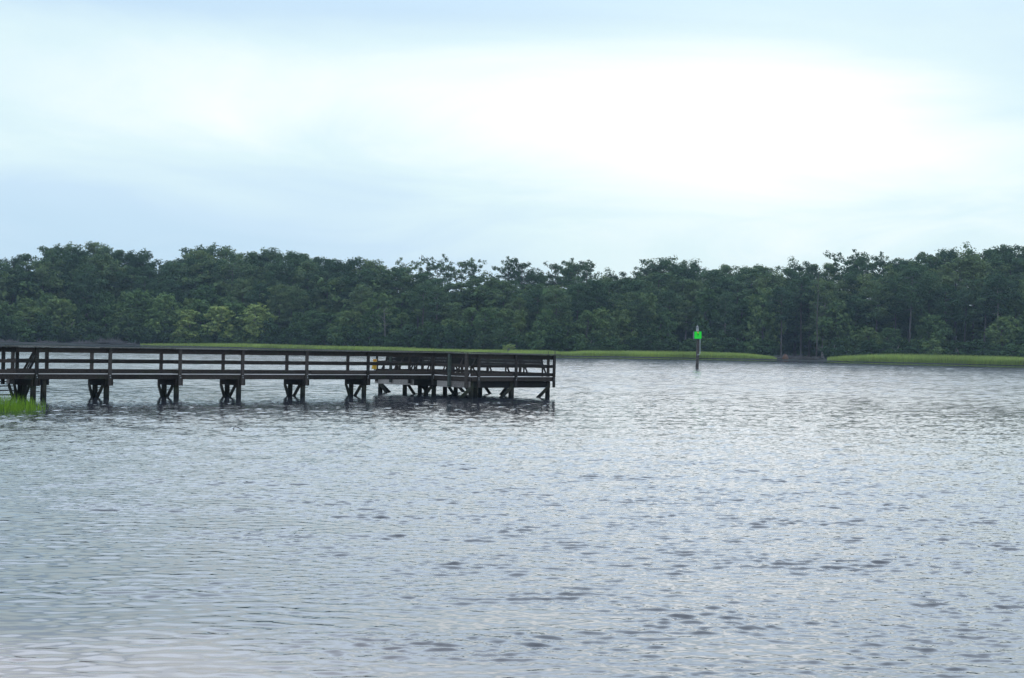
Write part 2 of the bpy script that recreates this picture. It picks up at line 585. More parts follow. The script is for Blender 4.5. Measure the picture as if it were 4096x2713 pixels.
# ------------------------------------------------------------------ grass
def blades(name, xy, z0, hgt, width, lean, mat, label=None):
    n = len(xy)
    ang = rng.uniform(0, 2 * math.pi, n)
    dx, dy = np.cos(ang) * width / 2, np.sin(ang) * width / 2
    la = rng.uniform(0, 2 * math.pi, n)
    ll = np.abs(rng.normal(0, 1, n)) * lean * hgt
    x, y = xy[:, 0], xy[:, 1]
    mx_, my_ = x + np.cos(la) * ll * 0.35, y + np.sin(la) * ll * 0.35
    tx, ty = x + np.cos(la) * ll, y + np.sin(la) * ll
    v = np.empty((n, 5, 3))
    v[:, 0] = np.stack([x - dx, y - dy, z0], 1)
    v[:, 1] = np.stack([x + dx, y + dy, z0], 1)
    v[:, 2] = np.stack([mx_ + dx * 0.75, my_ + dy * 0.75, z0 + hgt * 0.58], 1)
    v[:, 3] = np.stack([mx_ - dx * 0.75, my_ - dy * 0.75, z0 + hgt * 0.58], 1)
    v[:, 4] = np.stack([tx, ty, z0 + hgt], 1)
    b0 = (np.arange(n) * 5)[:, None]
    tri = np.concatenate([b0 + np.array([[0, 1, 2]]), b0 + np.array([[0, 2, 3]]), b0 + np.array([[3, 2, 4]])], 0)
    t = np.clip(0.52 + rng.normal(0, 0.20, n) + 0.20 * lownoise(x, y * 3, 77, 0.22), 0, 1)
    me = np_mesh(name, v.reshape(-1, 3), tri, tint=np.tile(t, 3))
    o = link(name, me, mat)
    return tag(o, label, kind='stuff')


# marsh strips on the far shore: (px from, px to, depth from, depth to, height, label)
def marsh(name, p0, p1, d0, d1, hgt, n, label, taper=True, t0=130.0, t1=130.0):
    x0 = p0 and on_level(p0, 1380 if p0 < 2000 else 1430, 0).x
    u = rng.random(n)
    px = p0 + (p1 - p0) * u
    dep = d0 + (d1 - d0) * rng.random(n) ** 1.5
    # x on the shore line for that picture column
    xx = np.interp(px, [p for p, _ in SHORE_PX], SHX)
    yy = shore_y(xx) + dep
    xx = xx * yy / np.maximum(shore_y(xx), 1)
    ends = np.ones(n)
    if taper:
        ends = np.clip(np.minimum((px - p0) / t0, (p1 - px) / t1), 0, 1) ** 0.75
    keep = rng.random(n) < ends + 0.15
    hh = hgt * (0.5 + 0.65 * rng.random(n)) * (0.45 + 0.55 * ends) * (1 + 0.10 * lownoise(xx, yy, 41, 0.12))
    z0 = np.interp(dep, ys, hs) - 0.05
    k = keep
    return blades(name, np.stack([xx, yy], 1)[k], z0[k], hh[k], 0.055, 0.34, M['marsh'], label)


marsh('marsh_grass', 560, 2330, 1.2, 20, 0.78, 70000, 'low bright green marsh grass strip along the far bank behind the pier', t0=420.0)
marsh('marsh_grass', 2240, 3110, 1.0, 12, 1.10, 40000, 'green marsh grass strip on far bank behind the green dayboard pile')
marsh('marsh_grass', 3310, 5200, 0.8, 12, 1.45, 70000, 'taller bright green marsh grass strip at the right end of far bank', t0=260.0)

# the grass clump standing in the water by the walkway
n = 5200
c0 = on_level(0, 1650, 0)
cx, cy = c0.x - 3.75, c0.y + 1.6
a = rng.uniform(0, 2 * math.pi, n)
rr = rng.random(n) ** 0.62
gxy = np.stack([cx + np.cos(a) * rr * 4.75, cy + np.sin(a) * rr * 4.2 * (0.6 + 0.4 * np.abs(np.cos(a)))], 1)
gh = (0.74 - 0.36 * rr ** 2) * rng.uniform(0.5, 1.3, n)
blades('reed_clump', gxy, np.full(n, -0.05), gh, 0.016, 0.28, M['reed'], 'bright green grass clump growing from the water near the left piles')

# ------------------------------------------------------------------ the pier
A0 = on_level(145, 1516.5, 0.81)
A1 = on_level(1470, 1517.4, 0.81)
u = Vector((A1.x - A0.x, A1.y - A0.y, 0)).normalized()   # along the walkway, outwards
v = Vector((u.y, -u.x, 0))                               # across it, towards the near side
UZ = Vector((0, 0, 1))
O = Vector((A0.x, A0.y, 0))
MCI = MC.to_3x3().inverted()


def px_of(p):
    q = MCI @ (Vector(p) - Vector((0, 0, CAMZ)))
    return W / 2 - F * q.x / q.z


def pt(t, k, z=0.0):
    """t along the walkway, k back from its near edge"""
    return O + u * t - v * k + UZ * z


def t_at(px, k=0.0, z=1.0):
    lo, hi = -30.0, 40.0
    for _ in range(60):
        mid = (lo + hi) / 2
        if px_of(pt(mid, k, z)) < px:
            lo = mid
        else:
            hi = mid
    return lo


def k_at(px, t, lo=-4.0, hi=9.0, z=1.0):
    for _ in range(60):
        mid = (lo + hi) / 2
        if px_of(pt(t, mid, z)) > px:
            lo = mid
        else:
            hi = mid
    return lo


WD = 1.45                       # walkway width
Z_DECK = 1.02
pier = thing('pier', 'long dark weathered wooden fishing pier on piles with railings and square end platform', 'pier', O + UZ * 0.0)
PIN = Matrix.Translation(-O)


def part(name, mb, mat, parent=None, smooth=False):
    bmesh.ops.transform(mb.bm, matrix=PIN, verts=mb.bm.verts)
    return mb.build(name, M[mat], parent or pier, smooth)


def jit(s=0.008):
    return random.uniform(-s, s)


def board(name, a, b, w, t, mat='timber', warp=0.004):
    """a: start, b: end (centre line), w sideways, t upwards"""
    return part(name, MB().beam(a, b, w, t, bevel=0.005, warp=warp), mat)


def post(base, z0, z1, wid=0.14, dep=0.09, mat='timber_post', axis=u):
    m_ = MB()
    other = UZ.cross(axis)
    c = Vector((base.x, base.y, (z0 + z1) / 2))
    lean = Vector((jit(0.004), jit(0.004), 1)).normalized()
    m_.box(c, axis, other, lean, (wid / 2, dep / 2, (z1 - z0) / 2), 0.006, 0.003)
    o = part('post', m_, mat)
    for dz in (0.0, 0.09):
        p = c + UZ * (Z_DECK - 0.14 + dz - c.z) + v * (dep / 2 + 0.001) + u * jit(0.03)
        part('bolt', MB().tube([p, p + v * 0.012], 0.016, 8), 'galv', o)
    return o


def piling(p, ztop=0.80, r=0.125, bolts=True):
    tilt = Vector((jit(0.03), jit(0.03), 0))
    pts = []
    rad = []
    for i in range(9):
        z = -1.2 + (ztop + 1.2) * i / 8
        pts.append(Vector((p.x, p.y, z)) + tilt * (z - 0.5) * 0.6)
        rad.append(r * (1.05 - 0.02 * i + random.uniform(-0.02, 0.02)))
    o = part('piling', MB().tube(pts, rad, 14), 'pile', smooth=True)
    if bolts:
        for z in (0.30 + jit(0.04), 0.42 + jit(0.03)):
            a_ = Vector((p.x, p.y, z)) + v * jit(0.04) + u * 0.08
            part('bolt', MB().tube([a_, a_ + u * (0.17 + jit(0.04))], 0.011, 6), 'steel', o)
    return o


def brace(a, b, off, mat='pile'):
    d = (b - a).normalized()
    return part('brace', MB().beam(a + off, b + off, 0.05, 0.17, up=UZ, bevel=0.004, warp=0.004), mat)


def rail_side(a, b, out, caps=True, ext0=0.0, ext1=0.0, cap_mat='cap', split=2):
    """three rails and a cap board between plan points a and b; out = side away from the deck"""
    d = (b - a).normalized()
    L_ = (b - a).length
    n_ = max(1, int(round(L_ / (3.25 * split))))
    for nm, z0, z1, off in (('lower_rail', 1.047, 1.20, -0.02), ('middle_rail', 1.470, 1.615, -0.02), ('upper_rail', 1.895, 2.085, -0.02)):
        for i in range(n_):
            p = a + d * (L_ * i / n_ + 0.004) + out * off
            q = a + d * (L_ * (i + 1) / n_ - 0.004) + out * off
            sag = jit(0.008)
            board(nm, p + UZ * ((z0 + z1) / 2 + sag), q + UZ * ((z0 + z1) / 2 + jit(0.008)), 0.042, z1 - z0 + jit(0.004))
    if caps:
        pieces = max(1, int(round(L_ / 3.6)))
        m0 = None
        for i in range(pieces):
            p = a + d * (L_ * i / pieces - (ext0 if i == 0 else -0.003)) + out * 0.03
            q = a + d * (L_ * (i + 1) / pieces + (ext1 if i == pieces - 1 else -0.003)) + out * 0.03
            # slightly bowed board
            m_ = MB()
            k_ = 5
            bow = random.uniform(-0.012, 0.016)
            prev = None
            tilt = random.uniform(-0.02, 0.05)
            sec = []
            side = d.cross(UZ)
            for j in range(k_ + 1):
                c = p.lerp(q, j / k_) + UZ * (2.128 + bow * math.sin(math.pi * j / k_) + jit(0.003))
                sec.append([m_.bm.verts.new(c + side * sx * 0.15 + UZ * (sz * 0.021 + sx * tilt * 0.15)) for sx, sz in ((-1, -1), (1, -1), (1, 1), (-1, 1))])
            for s0, s1 in zip(sec, sec[1:]):
                for e in range(4):
                    m_.bm.faces.new((s0[e], s0[(e + 1) % 4], s1[(e + 1) % 4], s1[e]))
            m_.bm.faces.new(sec[0][::-1])
            m_.bm.faces.new(sec[-1])
            part('cap_rail', m_, cap_mat)


# --- where the bents stand
front_px = [145, 438, 718, 968, 1225, 1470]
bent_t = [t_at(p, -0.06) for p in front_px]
step0 = bent_t[1] - bent_t[0]
bent_t = [bent_t[0] - 2 * step0, bent_t[0] - step0] + bent_t
T_IN = t_at(1733, 0.0)            # where the walkway meets the platform
K_N, K_F, PL = -2.87, 4.9, 5.38   # near and far edge of the platform, its length
T_OUT = T_IN + PL

# deck boards: one mesh per deck, planks laid across
def deck(t0, t1, k0, k1):
    m_ = MB()
    t = t0
    while t < t1 - 0.02:
        wdt = min(0.14, t1 - t)
        c = pt(t + wdt / 2, (k0 + k1) / 2 + jit(0.008), Z_DECK - 0.02 + jit(0.003))
        m_.box(c, u, v, UZ, (wdt / 2 - 0.004, (k1 - k0) / 2, 0.019), 0.003)
        t += 0.146
    return part('deck', m_, 'deck')


deck(bent_t[0] - 1.5, T_IN - 0.01, 0.0, WD)
deck(T_IN, T_OUT, K_N, K_F)
# joists and edge boards of the walkway
for k_, nm in ((-0.024, 'fascia'), (WD + 0.024, 'fascia')):
    ts = bent_t + [T_IN - 0.03]
    ts[0] -= 1.5
    for a_, b_ in zip(ts, ts[1:]):
        board(nm, pt(a_ + 0.003, k_, 0.905 + jit(0.003)), pt(b_ - 0.003, k_, 0.905 + jit(0.003)), 0.045, 0.205, 'timber')
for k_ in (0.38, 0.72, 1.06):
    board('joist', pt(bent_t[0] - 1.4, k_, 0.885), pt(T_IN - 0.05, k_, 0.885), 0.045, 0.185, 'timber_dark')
# edge boards and joists of the platform
for a_, b_ in ((pt(T_IN + 0.05, K_N - 0.024), pt(T_OUT - 0.05, K_N - 0.024)), (pt(T_IN + 0.05, K_F + 0.024), pt(T_OUT - 0.05, K_F + 0.024)),
               (pt(T_OUT + 0.024, K_N - 0.05), pt(T_OUT + 0.024, K_F + 0.05)),
               (pt(T_IN - 0.024, K_N - 0.05), pt(T_IN - 0.024, -0.06)), (pt(T_IN - 0.024, WD + 0.06), pt(T_IN - 0.024, K_F + 0.05))):
    L_ = (b_ - a_).length
    n_ = max(1, round(L_ / 2.7))
    for i in range(n_):
        board('fascia', a_.lerp(b_, i / n_) + UZ * 0.905, a_.lerp(b_, (i + 1) / n_ - 0.002) + UZ * 0.905, 0.045, 0.205, 'timber')
for j in range(6):
    k_ = K_N + 0.5 + j * (K_F - K_N - 1.0) / 5
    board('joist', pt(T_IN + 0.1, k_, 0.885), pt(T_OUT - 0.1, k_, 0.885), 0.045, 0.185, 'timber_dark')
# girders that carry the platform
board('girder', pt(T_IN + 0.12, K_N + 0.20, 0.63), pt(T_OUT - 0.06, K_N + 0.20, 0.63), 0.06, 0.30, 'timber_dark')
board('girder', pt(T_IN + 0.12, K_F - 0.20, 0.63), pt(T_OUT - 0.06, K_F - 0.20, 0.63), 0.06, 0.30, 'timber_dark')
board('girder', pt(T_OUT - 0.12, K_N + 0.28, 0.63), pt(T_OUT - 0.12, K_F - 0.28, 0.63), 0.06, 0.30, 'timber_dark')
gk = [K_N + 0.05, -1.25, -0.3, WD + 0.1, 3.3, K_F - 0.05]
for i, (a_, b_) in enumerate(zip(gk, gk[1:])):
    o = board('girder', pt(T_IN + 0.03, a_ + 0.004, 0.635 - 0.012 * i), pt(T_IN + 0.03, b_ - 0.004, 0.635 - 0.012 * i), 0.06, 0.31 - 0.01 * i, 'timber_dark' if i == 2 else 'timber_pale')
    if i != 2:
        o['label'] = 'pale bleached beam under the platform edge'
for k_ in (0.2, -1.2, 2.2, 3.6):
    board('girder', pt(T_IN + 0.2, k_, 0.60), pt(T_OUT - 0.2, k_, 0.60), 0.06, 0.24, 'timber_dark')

# --- bents of the walkway: posts, piles, cap beams, cross braces
for i, t in enumerate(bent_t):
    wide = i == 2
    kb = 1.65 if wide else WD
    post(pt(t, -0.095), 0.53, 2.10)
    tb = t_at(px_of(pt(t, 0)) - 66, WD + 0.095) if False else t
    post(pt(tb - 0.02, kb + 0.095), 0.55, 2.10)
    for s in (-1, 1):
        board('cap_beam', pt(t + s * 0.155, -0.06, 0.665), pt(t + s * 0.155, kb + 0.10, 0.665), 0.05, 0.27, 'timber')
    piling(pt(t, 0.20))
    piling(pt(t + jit(0.03), kb - 0.22))
    brace(pt(t, 0.20, 0.54), pt(t, 1.15, -0.50), u * -0.165)
    brace(pt(t, kb + 0.02, 0.56), pt(t, kb - 0.62, -0.55), u * -0.165)
# the wider bent at the side landing has two more piles
t = bent_t[2]
piling(pt(t + 0.43, 0.16), r=0.13)
piling(pt(t - 0.05, 0.92), r=0.11)
brace(pt(t - 0.5, 1.35, 0.56), pt(t - 0.5, 0.5, -0.4), u * -0.05)
for s in (0.30, 0.56):
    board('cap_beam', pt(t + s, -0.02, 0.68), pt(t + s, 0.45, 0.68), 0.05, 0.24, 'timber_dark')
b_ = board('cap_beam', pt(t - 0.36, 1.42, 0.67), pt(t - 0.36, 1.78, 0.67), 0.20, 0.21, 'timber_pale')
b_['label'] = 'pale weathered timber block under the deck'

# --- railings of the walkway
rail_side(pt(bent_t[0] - 1.5, -0.03), pt(T_IN - 0.02, -0.03), v, cap_mat='cap')
rail_side(pt(bent_t[0] - 1.5, WD + 0.03), pt(bent_t[2] - 0.9, WD + 0.03), -v)
rail_side(pt(bent_t[2] - 0.6, WD + 0.03), pt(T_IN - 0.02, WD + 0.03), -v)
# extra posts at the landing
post(pt(t_at(50, WD + 0.1), WD + 0.095), 0.55, 2.10)
post(pt(t_at(186, WD + 0.1), WD + 0.095), 0.80, 2.10)
post(pt(t_at(12, WD + 0.1), WD + 0.095), 0.55, 2.10, mat='timber_dark')
# --- railings of the platform
rail_side(pt(T_IN, K_N - 0.03), pt(T_OUT, K_N - 0.03), v, ext0=0.12, ext1=0.28, split=1)
rail_side(pt(T_OUT + 0.03, K_N + 0.14), pt(T_OUT + 0.03, K_F), u, ext0=-0.02, ext1=0.1, split=1)
rail_side(pt(T_IN - 0.03, K_N + 0.14), pt(T_IN - 0.03, -0.12), -u, ext0=-0.02, ext1=-0.02, split=1)
rail_side(pt(T_IN - 0.03, WD + 0.14), pt(T_IN - 0.03, K_F), -u, split=1)
rail_side(pt(T_IN, K_F + 0.03), pt(T_OUT, K_F + 0.03), -v, ext0=-0.14, ext1=-0.14, split=1)
for px in (1915, 2064, 2216):
    post(pt(t_at(px, K_N - 0.1), K_N - 0.097), 0.50, 2.10)
post(pt(T_IN - 0.10, -0.10), 0.53, 2.10)
for px, mat, z0 in ((1797, 'timber_green', 0.50), (1865, 'timber_post', 0.48)):
    o = post(pt(T_IN - 0.10, k_at(px, T_IN - 0.1)), z0, 2.10, wid=0.15, dep=0.12, mat=mat, axis=v)
    if mat == 'timber_green':
        o['label'] = 'greenish algae stained railing post'
for px in (1506, 1562, 1637):
    post(pt(T_IN - 0.10, k_at(px, T_IN - 0.1)), 0.55, 2.10, axis=v, mat='timber_green' if px == 1562 else 'timber_post')
for px in (1848, 1950, 2080, 2192):
    post(pt(T_OUT + 0.10, k_at(px, T_OUT + 0.1)), 0.55, 2.10, axis=v)
for t in (T_IN + 1.5, T_IN + 3.2, T_OUT - 0.2):
    post(pt(t, K_F + 0.1), 0.55, 2.10)
# --- piles of the platform
for t in (T_IN + 0.22, T_IN + 2.75, T_OUT - 0.20):
    for k_ in (K_N + 0.22, 0.15, 2.55, K_F - 0.25):
        piling(pt(t + jit(0.05), k_ + jit(0.05)), bolts=False, ztop=0.79)
piling(pt(T_IN + 0.75, 1.5), bolts=False)
piling(pt(T_IN + 0.95, K_N + 0.75), bolts=False)
for t in (T_IN + 0.22, T_IN + 2.75, T_OUT - 0.20):
    brace(pt(t - 0.02, K_N + 0.22, 0.56), pt(t - 1.5, K_N + 0.22, -0.55), v * 0.16)
    brace(pt(t, K_F - 0.25, 0.56), pt(t + 1.35, K_F - 0.25, -0.55), v * -0.15)
    brace(pt(t, 2.55, 0.50), pt(t, 1.4, -0.5), u * 0.16)
    brace(pt(t, 0.15, 0.50), pt(t, 1.3, -0.5), u * -0.16)
brace(pt(T_IN + 0.22, K_F - 0.30, 0.56), pt(T_IN + 0.22, K_F - 1.75, -0.55), u * -0.16)
brace(pt(T_OUT - 0.2, K_F - 0.6, 0.56), pt(T_OUT - 0.2, K_F - 2.0, -0.6), u * 0.16)

# --- ladder and slanted gangway boards at the side landing (behind the walkway)
lad = thing('ladder', 'dark wooden ladder of horizontal rungs behind the left piles of the pier', 'ladder', pt(bent_t[2] - 1.2, WD + 0.35))
LP = Matrix.Translation(-lad.location)
a_, b_ = bent_t[2] - 2.1, bent_t[2] - 0.05
for t in (a_, b_):
    m_ = MB().beam(pt(t, WD + 0.40, -0.3), pt(t, WD + 0.40, 0.88), 0.09, 0.05, up=u)
    bmesh.ops.transform(m_.bm, matrix=LP, verts=m_.bm.verts)
    m_.build('side_rail', M['timber_dark'], lad)
for z in (0.10, 0.28, 0.46, 0.64):
    m_ = MB().tube([pt(a_ + 0.03, WD + 0.40, z), pt(b_ - 0.03, WD + 0.40, z)], 0.024, 8)
    bmesh.ops.transform(m_.bm, matrix=LP, verts=m_.bm.verts)
    m_.build('rung', M['timber_dark'], lad)
gw = thing('gangway', 'sloping wooden gangway handrails rising behind the railing at left end of pier', 'gangway', pt(bent_t[2] - 0.6, WD + 0.9))
GP = Matrix.Translation(-gw.location)
pa, pb = at_depth(92, 1486, pt(bent_t[2], WD + 0.7).y), at_depth(140, 1400, pt(bent_t[2], WD + 0.7).y)
pa2, pb2 = at_depth(112, 1488, pt(bent_t[2], WD + 0.95).y), at_depth(158, 1400, pt(bent_t[2], WD + 0.95).y)
for nm, p, q in (('handrail', pa, pb), ('handrail', pa2, pb2)):
    d = (q - p)
    m_ = MB().beam(p - d * 0.25, q + d * 0.12, 0.05, 0.10, bevel=0.004)
    bmesh.ops.transform(m_.bm, matrix=GP, verts=m_.bm.verts)
    m_.build(nm, M['timber_pale'] if nm == 'x' else M['timber_post'], gw)
mid0, mid1 = pa.lerp(pa2, 0.5), pb.lerp(pb2, 0.5)
m_ = MB().beam(mid0 - (mid1 - mid0) * 0.25, mid1 + (mid1 - mid0) * 0.1, 0.12, 0.03, bevel=0.003)
bmesh.ops.transform(m_.bm, matrix=GP, verts=m_.bm.verts)
m_.build('ramp_board', M['timber_dark'], gw)


# --- benches on the platform, backs leaning towards its middle
def bench(label, a, b, inb):
    """seat row from plan point a to b along the railing; inb = inward"""
    c = a.lerp(b, 0.5)
    d = (b - a).normalized()
    root = thing('bench', label, 'bench', Vector((c.x, c.y, Z_DECK)), 'benches around the end platform')
    IP = Matrix.Translation(-root.location)

    def bp(nm, m_, mat):
        bmesh.ops.transform(m_.bm, matrix=IP, verts=m_.bm.verts)
        return m_.build(nm, M[mat], root)
    L_ = (b - a).length
    m_ = MB()
    for off in (0.30, 0.45):
        m_.beam(a + inb * off + UZ * 1.47, b + inb * off + UZ * 1.47, 0.14, 0.038, bevel=0.004)
    bp('seat', m_, 'timber')
    m_ = MB()
    for bo, bz in ((0.60, 1.575), (0.63, 1.725), (0.66, 1.875), (0.69, 2.02)):
        m_.beam(a + inb * bo + UZ * bz, b + inb * bo + UZ * bz, 0.035, 0.143, bevel=0.004)
    bp('backrest', m_, 'timber_dark')
    n_ = max(2, int(round(L_ / 1.35)) + 1)
    for i in range(n_):
        p = a + d * (0.15 + (L_ - 0.3) * i / (n_ - 1))
        bp('strut', MB().beam(p + inb * 0.20 + UZ * 1.03, p + inb * 0.70 + UZ * 1.94, 0.085, 0.045, up=d), 'timber_post')
        bp('leg', MB().beam(p + inb * 0.46 + UZ * 1.02 + d * 0.07, p + inb * 0.46 + UZ * 1.45 + d * 0.07, 0.085, 0.045, up=d), 'timber')
    return root


bench('dark slatted bench along the outer right railing of the pier platform', pt(T_OUT - 0.05, K_N + 0.06), pt(T_OUT - 0.05, K_F - 0.4), -u)
bench('dark slatted bench along the far railing of the pier platform', pt(T_IN + 0.9, K_F - 0.05), pt(T_OUT - 0.95, K_F - 0.05), v)
bench('short dark bench beside the yellow sign, far side of the walkway entrance', pt(T_IN + 0.05, WD + 0.35), pt(T_IN + 0.05, K_F - 0.06), u)
bench('short dark bench by the greenish post on near side of the platform', pt(T_IN + 0.05, K_N + 0.35), pt(T_IN + 0.05, -0.35), u)

# --- warning sign on the platform corner
sp = pt(T_IN - 0.22, k_at(1500, T_IN - 0.22))
sg = thing('warning_sign', 'yellow warning sign with red heading, lower plate bent, on the platform corner', 'sign', Vector((sp.x, sp.y, Z_DECK)))


def spart(nm, m_, mat, par=None):
    bmesh.ops.transform(m_.bm, matrix=Matrix.Translation(-sg.location), verts=m_.bm.verts)
    return m_.build(nm, M[mat], par or sg)


dpt = sp.y
q = lambda x, y, off=0.0: at_depth(x, y, dpt - off)
spart('mounting_post', MB().beam(Vector((sp.x, sp.y, 0.85)), Vector((sp.x, sp.y, 2.06)), 0.05, 0.05, up=Vector((0, 1, 0))), 'galv')
th = Vector((0, 0.008, 0))
hd = spart('plate', MB().prism([q(1491.3, 1447.5, .05), q(1491.5, 1436.6, .05), q(1508.3, 1436.6, .05), q(1508.0, 1447.5, .05)], th), 'cream')
spart('face', MB().prism([q(1492.2, 1446.8, .056), q(1492.4, 1437.5, .056), q(1507.2, 1437.5, .056), q(1506.9, 1446.8, .056)], th * 0.4), 'yellow', hd)
spart('heading', MB().prism([q(1493.0, 1443.0, .061), q(1493.2, 1438.6, .061), q(1506.4, 1438.6, .061), q(1506.2, 1443.0, .061)], th * 0.4), 'redband', hd)
lw = spart('plate', MB().prism([q(1485.2, 1475.0, .09), q(1489.5, 1460.0, .055), q(1491.2, 1448.5, .05), q(1507.3, 1448.5, .05), q(1506.0, 1478.0, .05), q(1496.5, 1477.5, .06)], th), 'cream')
lw['label'] = 'lower plate with its left edge bent outward'
spart('face', MB().prism([q(1486.6, 1474.2, .094), q(1490.6, 1460.4, .061), q(1492.2, 1449.4, .056), q(1506.2, 1449.4, .056), q(1505.0, 1476.9, .056), q(1496.9, 1476.4, .066)], th * 0.4), 'yellow', lw)
# lines of small print, too small to read
m_ = MB()
for i, yy in enumerate((1463, 1466, 1469, 1472)):
    m_.prism([q(1493.5, yy + 0.9, .066), q(1493.5, yy, .066), q(1503.5 - (i % 2) * 2, yy, .066), q(1503.5 - (i % 2) * 2, yy + 0.9, .066)], th * 0.3)
spart('lettering', m_, 'redband', lw)

# --- rod-holder wires on the platform corner
for (x0, y0, pts_), lb in (((0, 0, [(2220.5, 1411), (2220, 1403.5), (2212, 1400.5)]), 'thin bent wire hook standing on the platform corner cap rail'),
                           ((0, 0, [(2193.5, 1410.5), (2193, 1405)]), 'short dark peg standing on the cap rail beside the wire hook')):
    yv = pt(t_at(pts_[0][0], K_N - 0.05), K_N - 0.05).y
    p0 = at_depth(*pts_[0], yv)
    p0.z = 2.10
    pp = [at_depth(x, y, yv) for x, y in pts_[1:]]
    o = MB().tube([p0] + pp, 0.016, 6).build('wire_hook' if len(pts_) > 2 else 'peg', M['steel'])
    tag(o, lb, 'hook' if len(pts_) > 2 else 'peg')

# ------------------------------------------------------------------ channel marker
wb = on_level(2788, 1474, 0.0)
mk = thing('channel_marker', 'green square dayboard numbered 7 on a wooden pile with small lantern in open water', 'marker', wb)
MY = wb.y


def mpart(nm, m_, mat, par=None, smooth=False):
    bmesh.ops.transform(m_.bm, matrix=Matrix.Translation(-wb), verts=m_.bm.verts)
    return m_.build(nm, M[mat], par or mk, smooth)


topz = at_depth(2789, 1325, MY).z
mpart('pile', MB().tube([wb + UZ * (z) + Vector((0.02 * z, 0, 0)) for z in np.linspace(-1.5, topz, 8)], [0.20 - 0.004 * i for i in range(8)], 16), 'marker_pile', smooth=True)


def MP(x, y, off):
    return at_depth(2700 + x / 6.815, 1270 + y / 6.815, MY - off)


bd = mpart('dayboard', MB().prism([MP(522, 588, .26), MP(524, 382, .26), MP(728, 378, .26), MP(726, 590, .26)], Vector((0, 0.02, 0))), 'green_dark')
mpart('face', MB().prism([MP(531, 579, .266), MP(532, 391, .266), MP(719, 388, .266), MP(718, 580, .266)], Vector((0, 0.004, 0))), 'green', bd)
mpart('reflector', MB().prism([MP(610, 430, .272), MP(610, 393, .272), MP(645, 393, .272), MP(645, 430, .272)], Vector((0, 0.004, 0))), 'orange', bd)
mpart('numeral', MB().prism([MP(607, 466, .272), MP(607, 453, .272), MP(648, 452, .272), MP(648, 463, .272), MP(634, 490, .272), MP(627, 520, .272), MP(615, 520, .272), MP(622, 489, .272), MP(635, 465, .272)], Vector((0, 0.004, 0))), 'black', bd)
mpart('back_board', MB().prism([MP(494, 588, -.22), MP(494, 384, -.22), MP(520, 384, .22), MP(520, 588, .22)], Vector((0.015, 0.01, 0))), 'grey')
lt = mpart('lantern', MB().tube([MP(611, 376, 0), MP(611, 362, 0), MP(611, 330, 0), MP(611, 300, 0), MP(611, 292, 0)], [0.165, 0.165, 0.15, 0.14, 0.14], 16), 'white', smooth=False)
mpart('collar', MB().tube([MP(611, 296, 0), MP(611, 287, 0)], [0.155, 0.155], 16), 'grey', lt)
mpart('lens', MB().tube([MP(610, 289, 0), MP(610, 272, 0), MP(610, 255, 0), MP(610, 240, 0), MP(610, 231, 0), MP(610, 227, 0)], [0.135, 0.135, 0.13, 0.10, 0.055, 0.02], 16), 'white', lt, True)
m_ = MB()
for dx in (-0.045, 0.055):
    p = MP(610, 258, 0.10) + Vector((dx, 0, 0))
    m_.box(p, Vector((1, 0, 0)), Vector((0, 1, 0)), UZ, (0.022, 0.04, 0.055), 0.005)
mpart('window', m_, 'black', lt)
mpart('conduit', MB().tube([MP(682, 590, .16), MP(682, 700, .16), MP(682, 800, .16), MP(682, 985, .16), MP(676, 1000, .17), MP(640, 1015, .215), MP(612, 1026, .225)], 0.028, 8), 'galv', smooth=True)

# ------------------------------------------------------------------ trees
def tufts(cent, rad, n, size, g, flat=0.6, upbias=0.5):
    """n small leaf quads round every centre; returns verts, faces, tint"""
    cent = np.asarray(cent)
    rad = np.asarray(rad)
    m = len(cent)
    d = g.normal(0, 1, (m, n, 3))
    d /= np.linalg.norm(d, axis=2, keepdims=True)
    r = g.random((m, n, 1)) ** 0.45
    off = d * r * rad[:, None, None]
    off[..., 2] *= flat
    p = (cent[:, None, :] + off).reshape(-1, 3)
    nrm = g.normal(0, 0.75, (m * n, 3)) + d.reshape(-1, 3) * 1.7
    nrm[:, 2] += upbias
    nrm /= np.linalg.norm(nrm, axis=1, keepdims=True)
    a = np.cross(nrm, g.normal(0, 1, (m * n, 3)))
    a /= np.linalg.norm(a, axis=1, keepdims=True)
    b = np.cross(nrm, a)
    s = size * g.uniform(0.6, 1.35, (m * n, 1))
    a, b = a * s, b * s * 0.62
    vv = np.stack([p - a - b * 0.3, p + b * -0.9, p + a - b * 0.2, p + b * 0.9], 1).reshape(-1, 3)
    ff = np.arange(m * n * 4).reshape(-1, 4)
    tt = np.clip(np.repeat(g.normal(0.5, 0.17, m), n) + g.normal(0, 0.09, m * n), 0, 1)
    return vv, ff, tt


def tube_np(pts, rads, seg=6):
    pts = np.asarray(pts, float)
    vs = []
    for i, p in enumerate(pts):
        d = pts[min(i + 1, len(pts) - 1)] - pts[max(i - 1, 0)]
        d /= np.linalg.norm(d) + 1e-9
        a = np.cross(d, [0.3, 0.9, 0.1])
        a /= np.linalg.norm(a) + 1e-9
        b = np.cross(d, a)
        th = np.arange(seg) * 2 * math.pi / seg
        vs.append(p + (np.cos(th)[:, None] * a + np.sin(th)[:, None] * b) * rads[i])
    fs = []
    for i in range(len(pts) - 1):
        for k in range(seg):
            fs.append([i * seg + k, i * seg + (k + 1) % seg, (i + 1) * seg + (k + 1) % seg, (i + 1) * seg + k])
    return np.concatenate(vs), np.array(fs)


def join(parts):
    vs, fs, n = [], [], 0
    for a, b in parts:
        vs.append(a)
        fs.append(b + n)
        n += len(a)
    return np.concatenate(vs), np.concatenate(fs)


